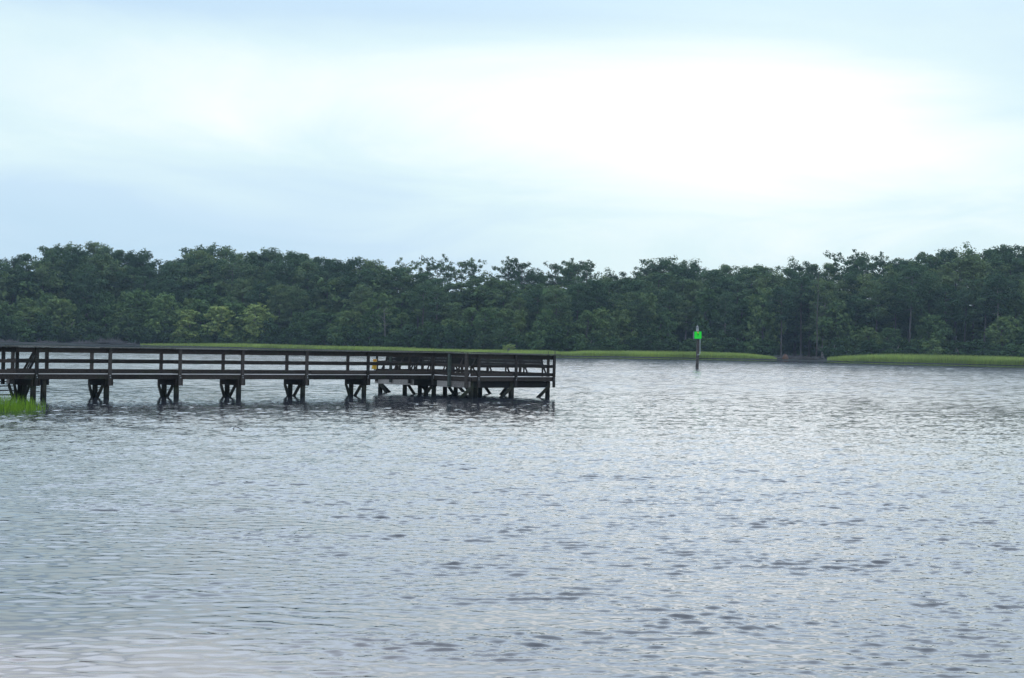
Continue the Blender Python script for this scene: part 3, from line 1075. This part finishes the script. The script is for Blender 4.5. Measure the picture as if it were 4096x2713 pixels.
def pine_mesh(seed, H=20.0, base=0.5, spread=3.6, limbs=26, dense=1.0, flat_top=False, lean=0.3, per=62, rlo=0.7, rhi=1.3):
    g = np.random.default_rng(seed)
    n = 9
    ax = np.cumsum(g.normal(0, lean * 0.25, (n, 2)), 0) * np.linspace(0, 1, n)[:, None]
    tz = np.linspace(-0.6, H * 0.97, n)
    tr = np.stack([ax[:, 0], ax[:, 1], tz], 1)
    tubes = [tube_np(tr, np.linspace(0.26, 0.05, n) * H / 20, 7)]
    cents, rads = [], []

    def axis_at(z):
        return np.array([np.interp(z, tz, tr[:, 0]), np.interp(z, tz, tr[:, 1]), z])
    for i in range(limbs):
        f = (i + g.random()) / limbs
        hgt = H * (base + (0.985 - base) * f)
        shape = (math.sin(math.pi * min(1, 0.22 + 0.78 * f)) ** 0.7) if not flat_top else math.sin(math.pi * (0.30 + 0.60 * f)) ** 0.6
        ln = spread * shape * g.uniform(0.5, 1.15) + 0.4
        th = i * 2.399 + g.normal(0, 0.5)
        rise = g.uniform(0.05, 0.55) + 0.25 * f
        p0 = axis_at(hgt)
        dirv = np.array([math.cos(th), math.sin(th), rise])
        mid = p0 + dirv * ln * 0.5 + np.array([0, 0, -0.10 * ln])
        end = p0 + dirv * ln
        tubes.append(tube_np([p0, mid, end], np.array([0.075, 0.05, 0.02]) * H / 20 * (0.6 + 0.5 * ln / spread), 5))
        nc = max(2, int(round(ln * 1.25 * dense)))
        for j in range(nc):
            s = 0.35 + 0.7 * (j + g.random()) / nc
            base_p = p0 + dirv * ln * s + np.array([0, 0, -0.05 * ln])
            cents.append(base_p + g.normal(0, 0.38, 3) * np.array([1, 1, 0.55]))
            rads.append(g.uniform(rlo, rhi))
    for j in range(4):
        cents.append(axis_at(H * 0.97) + g.normal(0, 0.4, 3))
        rads.append(0.7)
    vv, ff, tt = tufts(cents, rads, per, 0.205, g, 0.80)
    tv, tf = join(tubes)
    return np_mesh('pine_trunk', tv, tf, True), np_mesh('pine_crown', vv, ff, tint=tt)


def broad_mesh(seed, H=12.0, width=4.2, low=0.12, lobes=13, leaf=0.26, per=20, airy=1.0):
    g = np.random.default_rng(seed)
    tubes = []
    n = 6
    ax = np.cumsum(g.normal(0, 0.22, (n, 2)), 0)
    tz = np.linspace(-0.6, H * 0.72, n)
    tr = np.stack([ax[:, 0], ax[:, 1], tz], 1)
    tubes.append(tube_np(tr, np.linspace(0.24, 0.06, n) * H / 12, 7))
    cents, rads = [], []
    for i in range(lobes):
        f = (i + 0.5) / lobes
        z = H * (low + (0.90 - low) * f)
        prof = math.sin(math.pi * (0.16 + 0.76 * f)) ** 0.6
        th = i * 2.399 + g.normal(0, 0.4)
        rr = width * prof * g.uniform(0.35, 0.75) * (0.35 if i == lobes - 1 else 1)
        c = np.array([rr * math.cos(th), rr * math.sin(th), z + g.normal(0, 0.3)])
        lr = width * g.uniform(0.32, 0.50) * (0.75 + 0.25 * prof)
        zz = min(z - 0.12 * H, H * 0.65)
        p0 = np.array([np.interp(zz, tz, tr[:, 0]), np.interp(zz, tz, tr[:, 1]), max(0.3, zz)])
        tubes.append(tube_np([p0, (p0 + c) / 2 + [0, 0, -0.1], c], [0.10, 0.06, 0.025], 5))
        nc = int(30 * airy)
        d = g.normal(0, 1, (nc, 3))
        d /= np.linalg.norm(d, axis=1, keepdims=True)
        d[:, 2] = d[:, 2] * 0.8 + 0.1
        cc = c + d * lr * g.uniform(0.55, 1.08, (nc, 1))
        cc[:, 2] = np.maximum(cc[:, 2], 0.2)
        cents.extend(cc)
        rads.extend(g.uniform(0.35, 0.65, nc) * (width / 4.2) ** 0.5)
    vv, ff, tt = tufts(cents, rads, int(per * 0.7), leaf, g, 0.8)
    tv, tf = join(tubes)
    return np_mesh('tree_trunk', tv, tf, True), np_mesh('tree_crown', vv, ff, tint=tt)


PINES = [pine_mesh(100 + i, base=b_, spread=s_, limbs=l_, dense=d_, flat_top=ft) for i, (b_, s_, l_, d_, ft) in enumerate([
    (0.52, 3.6, 26, 1.0, False), (0.46, 3.9, 30, 1.1, False), (0.60, 3.3, 20, 0.85, True), (0.55, 4.2, 24, 0.9, True),
    (0.42, 3.6, 34, 1.15, False), (0.66, 3.0, 15, 0.75, True), (0.50, 4.4, 28, 1.0, True), (0.40, 3.2, 32, 1.2, False)])]
OPEN_PINES = [pine_mesh(200 + i, base=b_, spread=s_, limbs=l_, dense=0.75, flat_top=True, lean=0.5, per=36, rlo=0.5, rhi=0.95) for i, (b_, s_, l_) in enumerate([
    (0.72, 3.7, 17), (0.68, 4.0, 19), (0.76, 3.0, 12), (0.66, 3.2, 17)])]
FULL_PINES = [pine_mesh(300 + i, base=b_, spread=s_, limbs=l_, dense=1.05) for i, (b_, s_, l_) in enumerate([
    (0.20, 3.7, 46), (0.28, 3.3, 42), (0.15, 4.0, 50), (0.33, 3.6, 40)])]
BROADS = [broad_mesh(400 + i, width=w_, low=lo, lobes=n_) for i, (w_, lo, n_) in enumerate([(4.2, 0.12, 13), (3.4, 0.10, 12), (5.0, 0.15, 15), (3.9, 0.22, 12), (4.6, 0.08, 14)])]
SHRUBS = [broad_mesh(500 + i, H=3.4, width=2.3, low=0.10, lobes=8, leaf=0.20, per=20, airy=0.8) for i in range(4)]

LAND = [(0, 'the left end of the walkway'), (880, 'the pale green bushy trees'), (1500, 'the yellow sign'), (2225, "the pier's outer end"),
        (2790, 'the green dayboard'), (3215, 'the gap in the marsh grass'), (4096, "the bank's right end")]
HZ = lambda x: 1366 + (x - 2048) * math.tan(ROLL)
trees = []


def plant(kind, proto, cmat, tmat, px, top_y, depth, layer, native, look, wide=1.0, names=('trunk', 'crown')):
    """one tree: crown top at picture height top_y when it stands depth metres behind the waterline in column px"""
    sx = float(np.interp(px, [p for p, _ in SHORE_PX], SHX))
    y0 = float(shore_y(sx)) + depth
    d = ray(px, HZ(px))
    x0 = d.x / d.y * y0
    # the bank may curve a little: keep it on land
    y0 = max(y0, float(shore_y(x0)) + 3)
    top = at_depth(px, top_y, y0).z
    gz = land_h(x0, y0)
    hgt = max(1.2, top - gz)
    root = thing(kind, None, None, (x0, y0, gz))
    s = hgt / native
    ws = (0.35 * s + 0.65) * wide * random.uniform(0.9, 1.12)
    root.scale = (ws, ws, s)
    root.rotation_euler = (0, 0, random.uniform(0, 6.28))
    t_me, c_me = proto
    for nm, me_, mt in ((names[0], t_me, tmat), (names[1], c_me, cmat)):
        o = bpy.data.objects.new(nm, me_)
        C.objects.link(o)
        o.parent = root
        if not me_.materials:
            me_.materials.append(None)
        o.material_slots[0].link = 'OBJECT'
        o.material_slots[0].material = M[mt]
    trees.append((root, kind, layer, px, hgt, look))
    return root


SKY = [(-90, 1040), (-25, 1031), (112, 1014), (195, 986), (245, 976), (300, 988), (367, 962), (420, 986), (470, 992), (535, 1002), (572, 1016),
       (685, 1036), (738, 1013), (790, 992), (822, 981), (892, 988), (945, 1004), (999, 1006), (1060, 1000), (1100, 998), (1163, 1004), (1204, 1010), (1260, 1024),
       (1311, 1028), (1376, 1046), (1423, 1027), (1478, 1031), (1525, 1058),
       (2111, 1088), (2153, 1096), (2274, 1046), (2395, 1105), (2460, 1088), (2506, 1104), (2548, 1101),
       (2620, 1056), (2646, 1029), (2690, 1062), (2720, 1062), (2752, 1060), (2780, 1052), (2859, 1070), (2906, 1056), (2960, 1082), (3010, 1064), (3040, 1060),
       (3116, 1093), (3160, 1075), (3195, 1046), (3245, 1049), (3319, 1050), (3606, 1026), (3650, 1042), (3730, 1010), (3765, 994), (3815, 996), (3900, 994),
       (3950, 991), (3990, 996), (4018, 971), (4066, 1000), (4112, 977)]
OPEN = [(35, 1036, 0), (1622, 1052, 1), (1585, 1068, 2), (1706, 1062, 3), (1743, 1038, 1), (1841, 1050, 0), (1882, 1050, 3), (2031, 1047, 1), (2075, 1056, 0), (2209, 1054, 3),
        (2300, 1054, 1), (2344, 1054, 2), (3379, 1021, 1), (3416, 1038, 2), (3460, 1028, 0), (3510, 1033, 1), (2585, 1073, 2), (3541, 1047, 3), (3710, 1033, 0)]
random.seed(21)
for i, (px, ty) in enumerate(SKY):
    plant('pine_tree', PINES[(0, 1, 4, 7, 6)[i % 5] if px < 1560 else (i * 5 + 2) % 8], 'pine', 'bark', px, ty - 4, 46 + random.uniform(-6, 10), 'sky', 21.0, 'rounded', 1.25 if px < 1500 else 1.18)
for i, (px, ty, k_) in enumerate(OPEN):
    plant('pine_tree', OPEN_PINES[k_], 'pine', 'bark', px, ty - 4, 44 + random.uniform(-4, 6), 'open', 20.5, 'open')


def skyline(px):
    pts = sorted(SKY + [(a_, b_) for a_, b_, _ in OPEN])
    return float(np.interp(px, [p for p, _ in pts], [t for _, t in pts]))


MASS = [(-100, 1075), (0, 1070), (200, 1030), (400, 1020), (620, 1075), (760, 1035), (950, 1030), (1150, 1030), (1350, 1065), (1530, 1085), (1700, 1100), (2000, 1118), (2200, 1120), (2400, 1118),
        (2560, 1120), (2650, 1095), (2850, 1090), (3100, 1104), (3300, 1085), (3560, 1075), (3700, 1062), (3800, 1030), (4000, 1015), (4300, 1010)]
# second rank: fills under the skyline
px = -70.0
i = 0
while px < 4140:
    plant('pine_tree', (PINES if random.random() < 0.6 else FULL_PINES)[random.randrange(4)], 'pine', 'bark', px, float(np.interp(px, [p for p, _ in MASS], [t for _, t in MASS])) + random.uniform(-6, 44), 34 + random.uniform(-4, 6), 'second', 20.0, 'dense', 1.3)
    px += random.uniform(46, 76)
# front rank at the forest edge
px = -60.0
while px < 4140:
    if px < 1080:
        ty = skyline(px) + random.uniform(120, 190)
        if random.random() < 0.45:
            plant('pine_tree', PINES[random.choice((0, 1, 4, 6))], 'pine', 'bark_pale' if px < 260 else 'bark', px, ty - 40, 23 + random.uniform(-3, 3), 'front', 20.0, 'front')
        else:
            plant('broadleaf_tree', random.choice(BROADS), 'broad', 'bark', px, ty + 30, 21 + random.uniform(-3, 3), 'front', 12.0, 'front')
    else:
        ty = 1150 + (30 if px < 2200 else 0) + random.uniform(-45, 60) - (25 if px > 3300 else 0)
        r_ = random.random()
        if r_ < (0.5 if px < 2300 else 0.72):
            plant('pine_tree', (FULL_PINES if random.random() < (0.75 if px < 2000 else 0.22) else PINES)[random.randrange(4)], 'pine', 'bark' if random.random() < 0.7 else 'bark_pale', px, ty, 22 + random.uniform(-3, 4), 'front', 20.0, 'front', 1.05)
        else:
            plant('broadleaf_tree', random.choice(BROADS), 'broad', 'bark', px, ty + 35, 20 + random.uniform(-3, 3), 'front', 12.0, 'front')
    px += random.uniform(54, 92)
# low trees on the bank
LIME = [(752, 1232, 'small'), (880, 1210, 'grey'), (1020, 1212, 'big')]
for px, ty, lk in LIME:
    plant('broadleaf_tree', BROADS[{'small': 1, 'grey': 3, 'big': 0}[lk]], 'lime', 'bark_pale', px, ty, 12.5, 'lime', 12.0, lk, 1.3)
MID = [(560, 1165), (620, 1190), (660, 1180), (800, 1190), (940, 1195), (480, 1215), (350, 1210), (420, 1218), (240, 1180), (130, 1230), (40, 1260), (290, 1270), (180, 1290), (700, 1275), (820, 1290), (930, 1300), (520, 1270)]
for px, ty in MID:
    plant('broadleaf_tree', random.choice(BROADS), 'midgreen' if 540 < px < 1000 else 'broad', 'bark', px, ty, 16 + random.uniform(-2, 2), 'low', 12.0, 'low', 1.15)
px = 1090.0
while px < 4140:
    low = 1255 if px < 2600 else 1275
    if random.random() < (0.85 if px < 2500 else 0.35):
        plant('broadleaf_tree', random.choice(BROADS), 'broad', 'bark', px, low + random.uniform(-35, 45), 17 + random.uniform(-2, 2), 'low', 12.0, 'low', 0.9)
    px += random.uniform(56, 104)
px = -40.0
while px < 4140:
    base = HZ(px) + 26
    if not (3120 < px < 3300 and random.random() < 0.5):
        plant('shrub', random.choice(SHRUBS), 'shrub' if random.random() < 0.7 else 'broad', 'bark', px, base - random.uniform(40, 82 if px < 2300 else 62), 12.5 + random.uniform(-1.5, 1.5), 'shrub', 3.4, 'shrub', 1.25, ('stem', 'foliage'))
    px += random.uniform(48, 90)
# bushes standing out in the marsh grass
for px, ty, dp, lk in ((2040, 1382, 7, 'pale'), (2360, 1394, 9, 'a'), (2385, 1392, 8, 'b'), (2412, 1391, 8, 'c')):
    plant('shrub', SHRUBS[int(px) % 4], 'lime' if lk == 'pale' else 'shrub', 'bark', px, ty, dp, 'marsh', 3.4, lk, 0.8, ('stem', 'foliage'))

# ---- what to call every one of them
ORD = ['nearest', 'second', 'third', 'fourth', 'fifth', 'sixth', 'seventh', 'eighth', 'ninth', 'tenth', 'eleventh', 'twelfth', 'thirteenth', 'fourteenth', 'fifteenth', 'sixteenth', 'seventeenth', 'eighteenth']
DESC = {('pine_tree', 'sky'): 'rounded dark pine on the skyline', ('pine_tree', 'open'): 'open flat-topped pine rising against the sky',
        ('pine_tree', 'second'): 'dense pine just under the skyline', ('pine_tree', 'front'): 'pine at the forest edge', ('broadleaf_tree', 'front'): 'tall leafy tree at forest edge',
        ('broadleaf_tree', 'low'): 'low leafy tree on the bank', ('shrub', 'shrub'): 'waterside bush at the forest foot'}
GRP = {('pine_tree', 'sky'): 'pines along the skyline', ('pine_tree', 'open'): 'open pines rising above the skyline', ('pine_tree', 'second'): 'pines under the skyline',
       ('pine_tree', 'front'): 'pines at the forest edge', ('broadleaf_tree', 'front'): 'leafy trees at the forest edge', ('broadleaf_tree', 'low'): 'low leafy trees on the bank',
       ('shrub', 'shrub'): 'bushes at the forest foot', ('broadleaf_tree', 'lime'): 'pale yellow green trees', ('shrub', 'marsh'): 'bushes in the marsh grass'}
CAT = {'pine_tree': 'pine tree', 'broadleaf_tree': 'tree', 'shrub': 'bush'}
SPECIAL = {'small': 'small yellow-green leafy tree, left one of three pale trees on bank', 'grey': 'pale green tree with grey bare twigs between two yellow-green trees',
           'big': 'largest bright yellow-green tree on bank, behind the walkway', 'pale': 'pale wispy bush standing in the marsh grass above the platform rail',
           'a': 'small green bush at the left of three in marsh grass', 'b': 'middle green bush of three in marsh grass', 'c': 'right-hand green bush of three in marsh grass'}
for key in {(k_, l_) for _, k_, l_, _, _, _ in trees}:
    grp = [t for t in trees if (t[1], t[2]) == key]
    near = {}
    for t in grp:
        root, kind, layer, px, hgt, look = t
        root['category'] = CAT[kind]
        root['group'] = GRP[key]
        if look in SPECIAL:
            root['label'] = SPECIAL[look]
            continue
        lx, ln = min(LAND, key=lambda q_: abs(q_[0] - px))
        side = 'right' if px >= lx else 'left'
        if lx == 0:
            side = 'right' if px >= -1000 else 'left'
        near.setdefault((lx, ln, side), []).append(t)
    for (lx, ln, side), lst in near.items():
        lst.sort(key=lambda t: abs(t[3] - lx) if lx else t[3])
        for i, t in enumerate(lst):
            d_ = DESC[key]
            if lx == 4096 and side == 'right':
                t[0]['label'] = f'{d_}, {ORD[i]} beyond {ln}'
            elif lx == 0:
                t[0]['label'] = f'{d_}, {ORD[i]} from {ln}'
            else:
                t[0]['label'] = f'{d_}, {ORD[i]} {side} of {ln}'

# deep wood behind the ranks: reads as one dark mass between the trunks
g = np.random.default_rng(91)
n = 9500
px_ = -700 + 5500 * ((np.arange(n) * 0.618034) % 1.0)
sx_ = np.interp(px_, [p for p, _ in SHORE_PX], SHX)
dep = g.uniform(30, 75, n)
yy = shore_y(sx_) + dep
xx = sx_ * yy / shore_y(sx_)
zz = 0.8 + g.random(n) ** 1.3 * np.where(px_ < 1500, 15.0, 12.5)
vv, ff, tt = tufts(np.stack([xx, yy, zz], 1), g.uniform(1.0, 2.0, n), 14, 0.62, g, 0.7)
o = link('undergrowth', np_mesh('undergrowth', vv, ff, tint=tt), M['broad'])
tag(o, 'dark tangled undergrowth filling the forest behind the shore trees', kind='stuff')

# ------------------------------------------------------------------ things lying along the far bank
def brush_pile(name, label, px, py, wdt, hgt, n, seed, mat='deadwood', cat='brush pile', group='dead brush along the left bank'):
    g = np.random.default_rng(seed)
    sx = float(np.interp(px, [p for p, _ in SHORE_PX], SHX))
    p = at_depth(px, py, float(shore_y(sx)) + 3.0)
    gz = land_h(p.x, p.y)
    tb = []
    for i in range(n):
        b0 = np.array([g.uniform(-wdt, wdt) * 0.5, g.uniform(-1, 1), g.uniform(0, hgt * 0.25)])
        th = g.uniform(-0.5, 3.6)
        ln = g.uniform(0.4, 1.0) * hgt * 1.4
        e = b0 + np.array([math.cos(th) * ln * 0.9, g.normal(0, 0.4), abs(math.sin(th)) * ln * g.uniform(0.3, 0.8)])
        m_ = (b0 + e) / 2 + g.normal(0, 0.08, 3)
        tb.append(tube_np([b0, m_, e], [0.055, 0.04, 0.015], 5))
    v_, f_ = join(tb)
    o = link(name, np_mesh(name, v_, f_, True), M[mat])
    o.location = (p.x, p.y, gz)
    return tag(o, label, cat, group)


brush_pile('brush_pile', 'large grey dead brush pile at the water edge above second railing post', 440, 1375, 4.6, 1.7, 260, 1)
brush_pile('brush_pile', 'grey brown dead brush pile left of the large grey brush pile', 330, 1378, 3.6, 1.0, 110, 2)
brush_pile('brush_pile', 'pale driftwood branches at water edge near the left end of bank', 190, 1376, 4.4, 0.9, 60, 3)
brush_pile('brush_pile', 'dark low brush at the water edge, at the left end of bank', 30, 1374, 4.0, 0.9, 90, 4)
brush_pile('brush_pile', 'thin grey twigs between the large brush pile and the marsh grass', 520, 1378, 3.0, 0.8, 60, 5)
brush_pile('brush_pile', 'pale bare twigs hanging over the water by the marsh gap', 3150, 1425, 3.4, 1.6, 60, 6)
brush_pile('brush_pile', 'low dark brush on the bank in the marsh gap, beside the orange clay', 3230, 1436, 4.2, 1.2, 120, 7, 'bark')
# a bare clay lump and a stump
def lump(name, label, cat, px, py, dep, sx, sz, mat, seed):
    bm = bmesh.new()
    bmesh.ops.create_icosphere(bm, subdivisions=3, radius=1.0)
    g = np.random.default_rng(seed)
    k = g.normal(0, 2.2, (6, 3))
    ph = g.uniform(0, 6.28, 6)
    for v_ in bm.verts:
        s = 1 + 0.13 * sum(math.sin(k[i] @ np.array(v_.co) + ph[i]) for i in range(6)) / 2
        v_.co = Vector((v_.co.x * sx * s, v_.co.y * sx * 0.8 * s, max(-0.3, v_.co.z) * sz * s))
    me = bpy.data.meshes.new(name)
    bm.to_mesh(me)
    bm.free()
    for p_ in me.polygons:
        p_.use_smooth = True
    o = link(name, me, M[mat])
    q_ = float(np.interp(px, [p for p, _ in SHORE_PX], SHX))
    p = at_depth(px, py, float(shore_y(q_)) + dep)
    o.location = (p.x, p.y, land_h(p.x, p.y))
    return tag(o, label, cat)


lump('clay_bank', 'rounded rusty orange clay lump at the water edge in the marsh gap', 'clay bank', 3140, 1432, 1.6, 0.65, 0.95, 'clay', 1)
lump('rock', 'dark rounded rock in the marsh grass beside the pale wispy bush', 'rock', 2034, 1400, 4.0, 0.5, 0.9, 'mud', 2)
lump('stump', 'small reddish brown stump standing at the back of marsh grass', 'stump', 1008, 1372, 17.0, 0.42, 2.0, 'clay', 3)


# white wading birds in the marsh grass
def egret(label, px, py, size):
    q_ = float(np.interp(px, [p for p, _ in SHORE_PX], SHX))
    p = at_depth(px, py, float(shore_y(q_)) + 12.0)
    gz = land_h(p.x, p.y)
    root = thing('egret', label, 'bird', (p.x, p.y, gz), 'white birds in the marsh')
    hz = p.z - gz
    m_ = MB()
    s = size
    m_.tube([(-0.55 * s, 0, hz - 0.10 * s), (-0.30 * s, 0, hz), (0.05 * s, 0, hz + 0.05 * s), (0.28 * s, 0, hz + 0.10 * s), (0.36 * s, 0, hz + 0.32 * s), (0.30 * s, 0, hz + 0.52 * s), (0.40 * s, 0, hz + 0.60 * s), (0.48 * s, 0, hz + 0.58 * s)],
            [0.03 * s, 0.17 * s, 0.21 * s, 0.12 * s, 0.055 * s, 0.05 * s, 0.065 * s, 0.03 * s], 12)
    m_.build('body', M['feather'], root, True)
    MB().tube([(0.48 * s, 0, hz + 0.58 * s), (0.72 * s, 0, hz + 0.53 * s)], [0.022 * s, 0.006 * s], 8).build('beak', M['orange'], root)
    for dy in (-0.05, 0.05):
        MB().tube([(0.0, dy * s, hz - 0.1 * s), (0.03, dy * s, hz / 2), (0.0, dy * s, 0.0)], 0.016, 6).build('leg', M['black'], root)


egret('white egret standing highest above the marsh grass behind the walkway', 1416, 1382, 0.62)
egret('smaller white egret half hidden in marsh grass, right of the other bird', 1438.5, 1389, 0.40)

# bent twig sticking out of the water
p = on_level(935, 1720, 0)
o = MB().tube([p + Vector((-0.02, 0, -0.2)), p + Vector((0.0, 0, 0.06)), p + Vector((0.04, 0, 0.10)), p + Vector((0.16, 0.05, 0.05)), p + Vector((0.30, 0.1, -0.06))], [0.011, 0.011, 0.013, 0.011, 0.009], 6).build('twig', M['bark'])
tag(o, 'small bent twig poking out of the open water below the walkway', 'twig')

# bare dead trees against the forest edge
def snag(label, px, py0, py1, seed, mat='bark_pale'):
    g = np.random.default_rng(seed)
    q_ = float(np.interp(px, [p for p, _ in SHORE_PX], SHX))
    dep = 15.0
    p = at_depth(px, py0, float(shore_y(q_)) + dep)
    t = at_depth(px, py1, p.y).z
    gz = land_h(p.x, p.y)
    hh = t - gz
    root = thing('dead_tree', label, 'dead tree', (p.x, p.y, gz), 'bare dead trees at the forest edge')
    ax = np.stack([np.cumsum(g.normal(0, 0.10, 8)), g.normal(0, 0.05, 8), np.linspace(-0.3, hh, 8)], 1)
    v_, f_ = tube_np(ax, np.linspace(0.15, 0.04, 8), 7)
    link('trunk', np_mesh('dead_trunk', v_, f_, True), M[mat], root)
    for i in range(7):
        z = hh * g.uniform(0.45, 0.95)
        b0 = np.array([np.interp(z, ax[:, 2], ax[:, 0]), 0, z])
        e = b0 + np.array([g.choice([-1, 1]) * g.uniform(0.6, 2.0), g.normal(0, 0.5), g.uniform(0.1, 1.2)])
        v_, f_ = tube_np([b0, (b0 + e) / 2 + [0, 0, 0.15], e], [0.05, 0.035, 0.012], 5)
        link('branch', np_mesh('dead_branch', v_, f_, True), M[mat], root)


snag('bare grey dead tree between the dayboard and the marsh gap, forked branches', 3265, 1395, 1085, 1, 'bark')
snag('short pale dead trunk by the water at the right of marsh gap', 3297, 1425, 1395, 2)
snag('thin pale dead trunk in the forest edge behind the middle walkway', 1540, 1380, 1235, 3)
snag('leaning grey dead tree in forest edge, left of the platform', 1480, 1380, 1265, 4)
snag('slim pale dead tree at forest edge above the platform posts', 1816, 1385, 1350, 5)

# ------------------------------------------------------------------ the air
hb = MB().box((0, 390, 13.5), Vector((1, 0, 0)), Vector((0, 1, 0)), UZ, (4000, 450, 16.5))
m, nt, out = new_mat('haze_air')
vol = nd(nt, 'ShaderNodeVolumePrincipled', Density=0.00018)
vol.inputs['Color'].default_value = (0.62, 0.80, 1.0, 1)
vol.inputs['Anisotropy'].default_value = 0.3
nt.links.new(vol.outputs[0], out.inputs['Volume'])
M['haze'] = m
tag(hb.build('haze', m), 'pale even haze in the air over the river', kind='stuff')
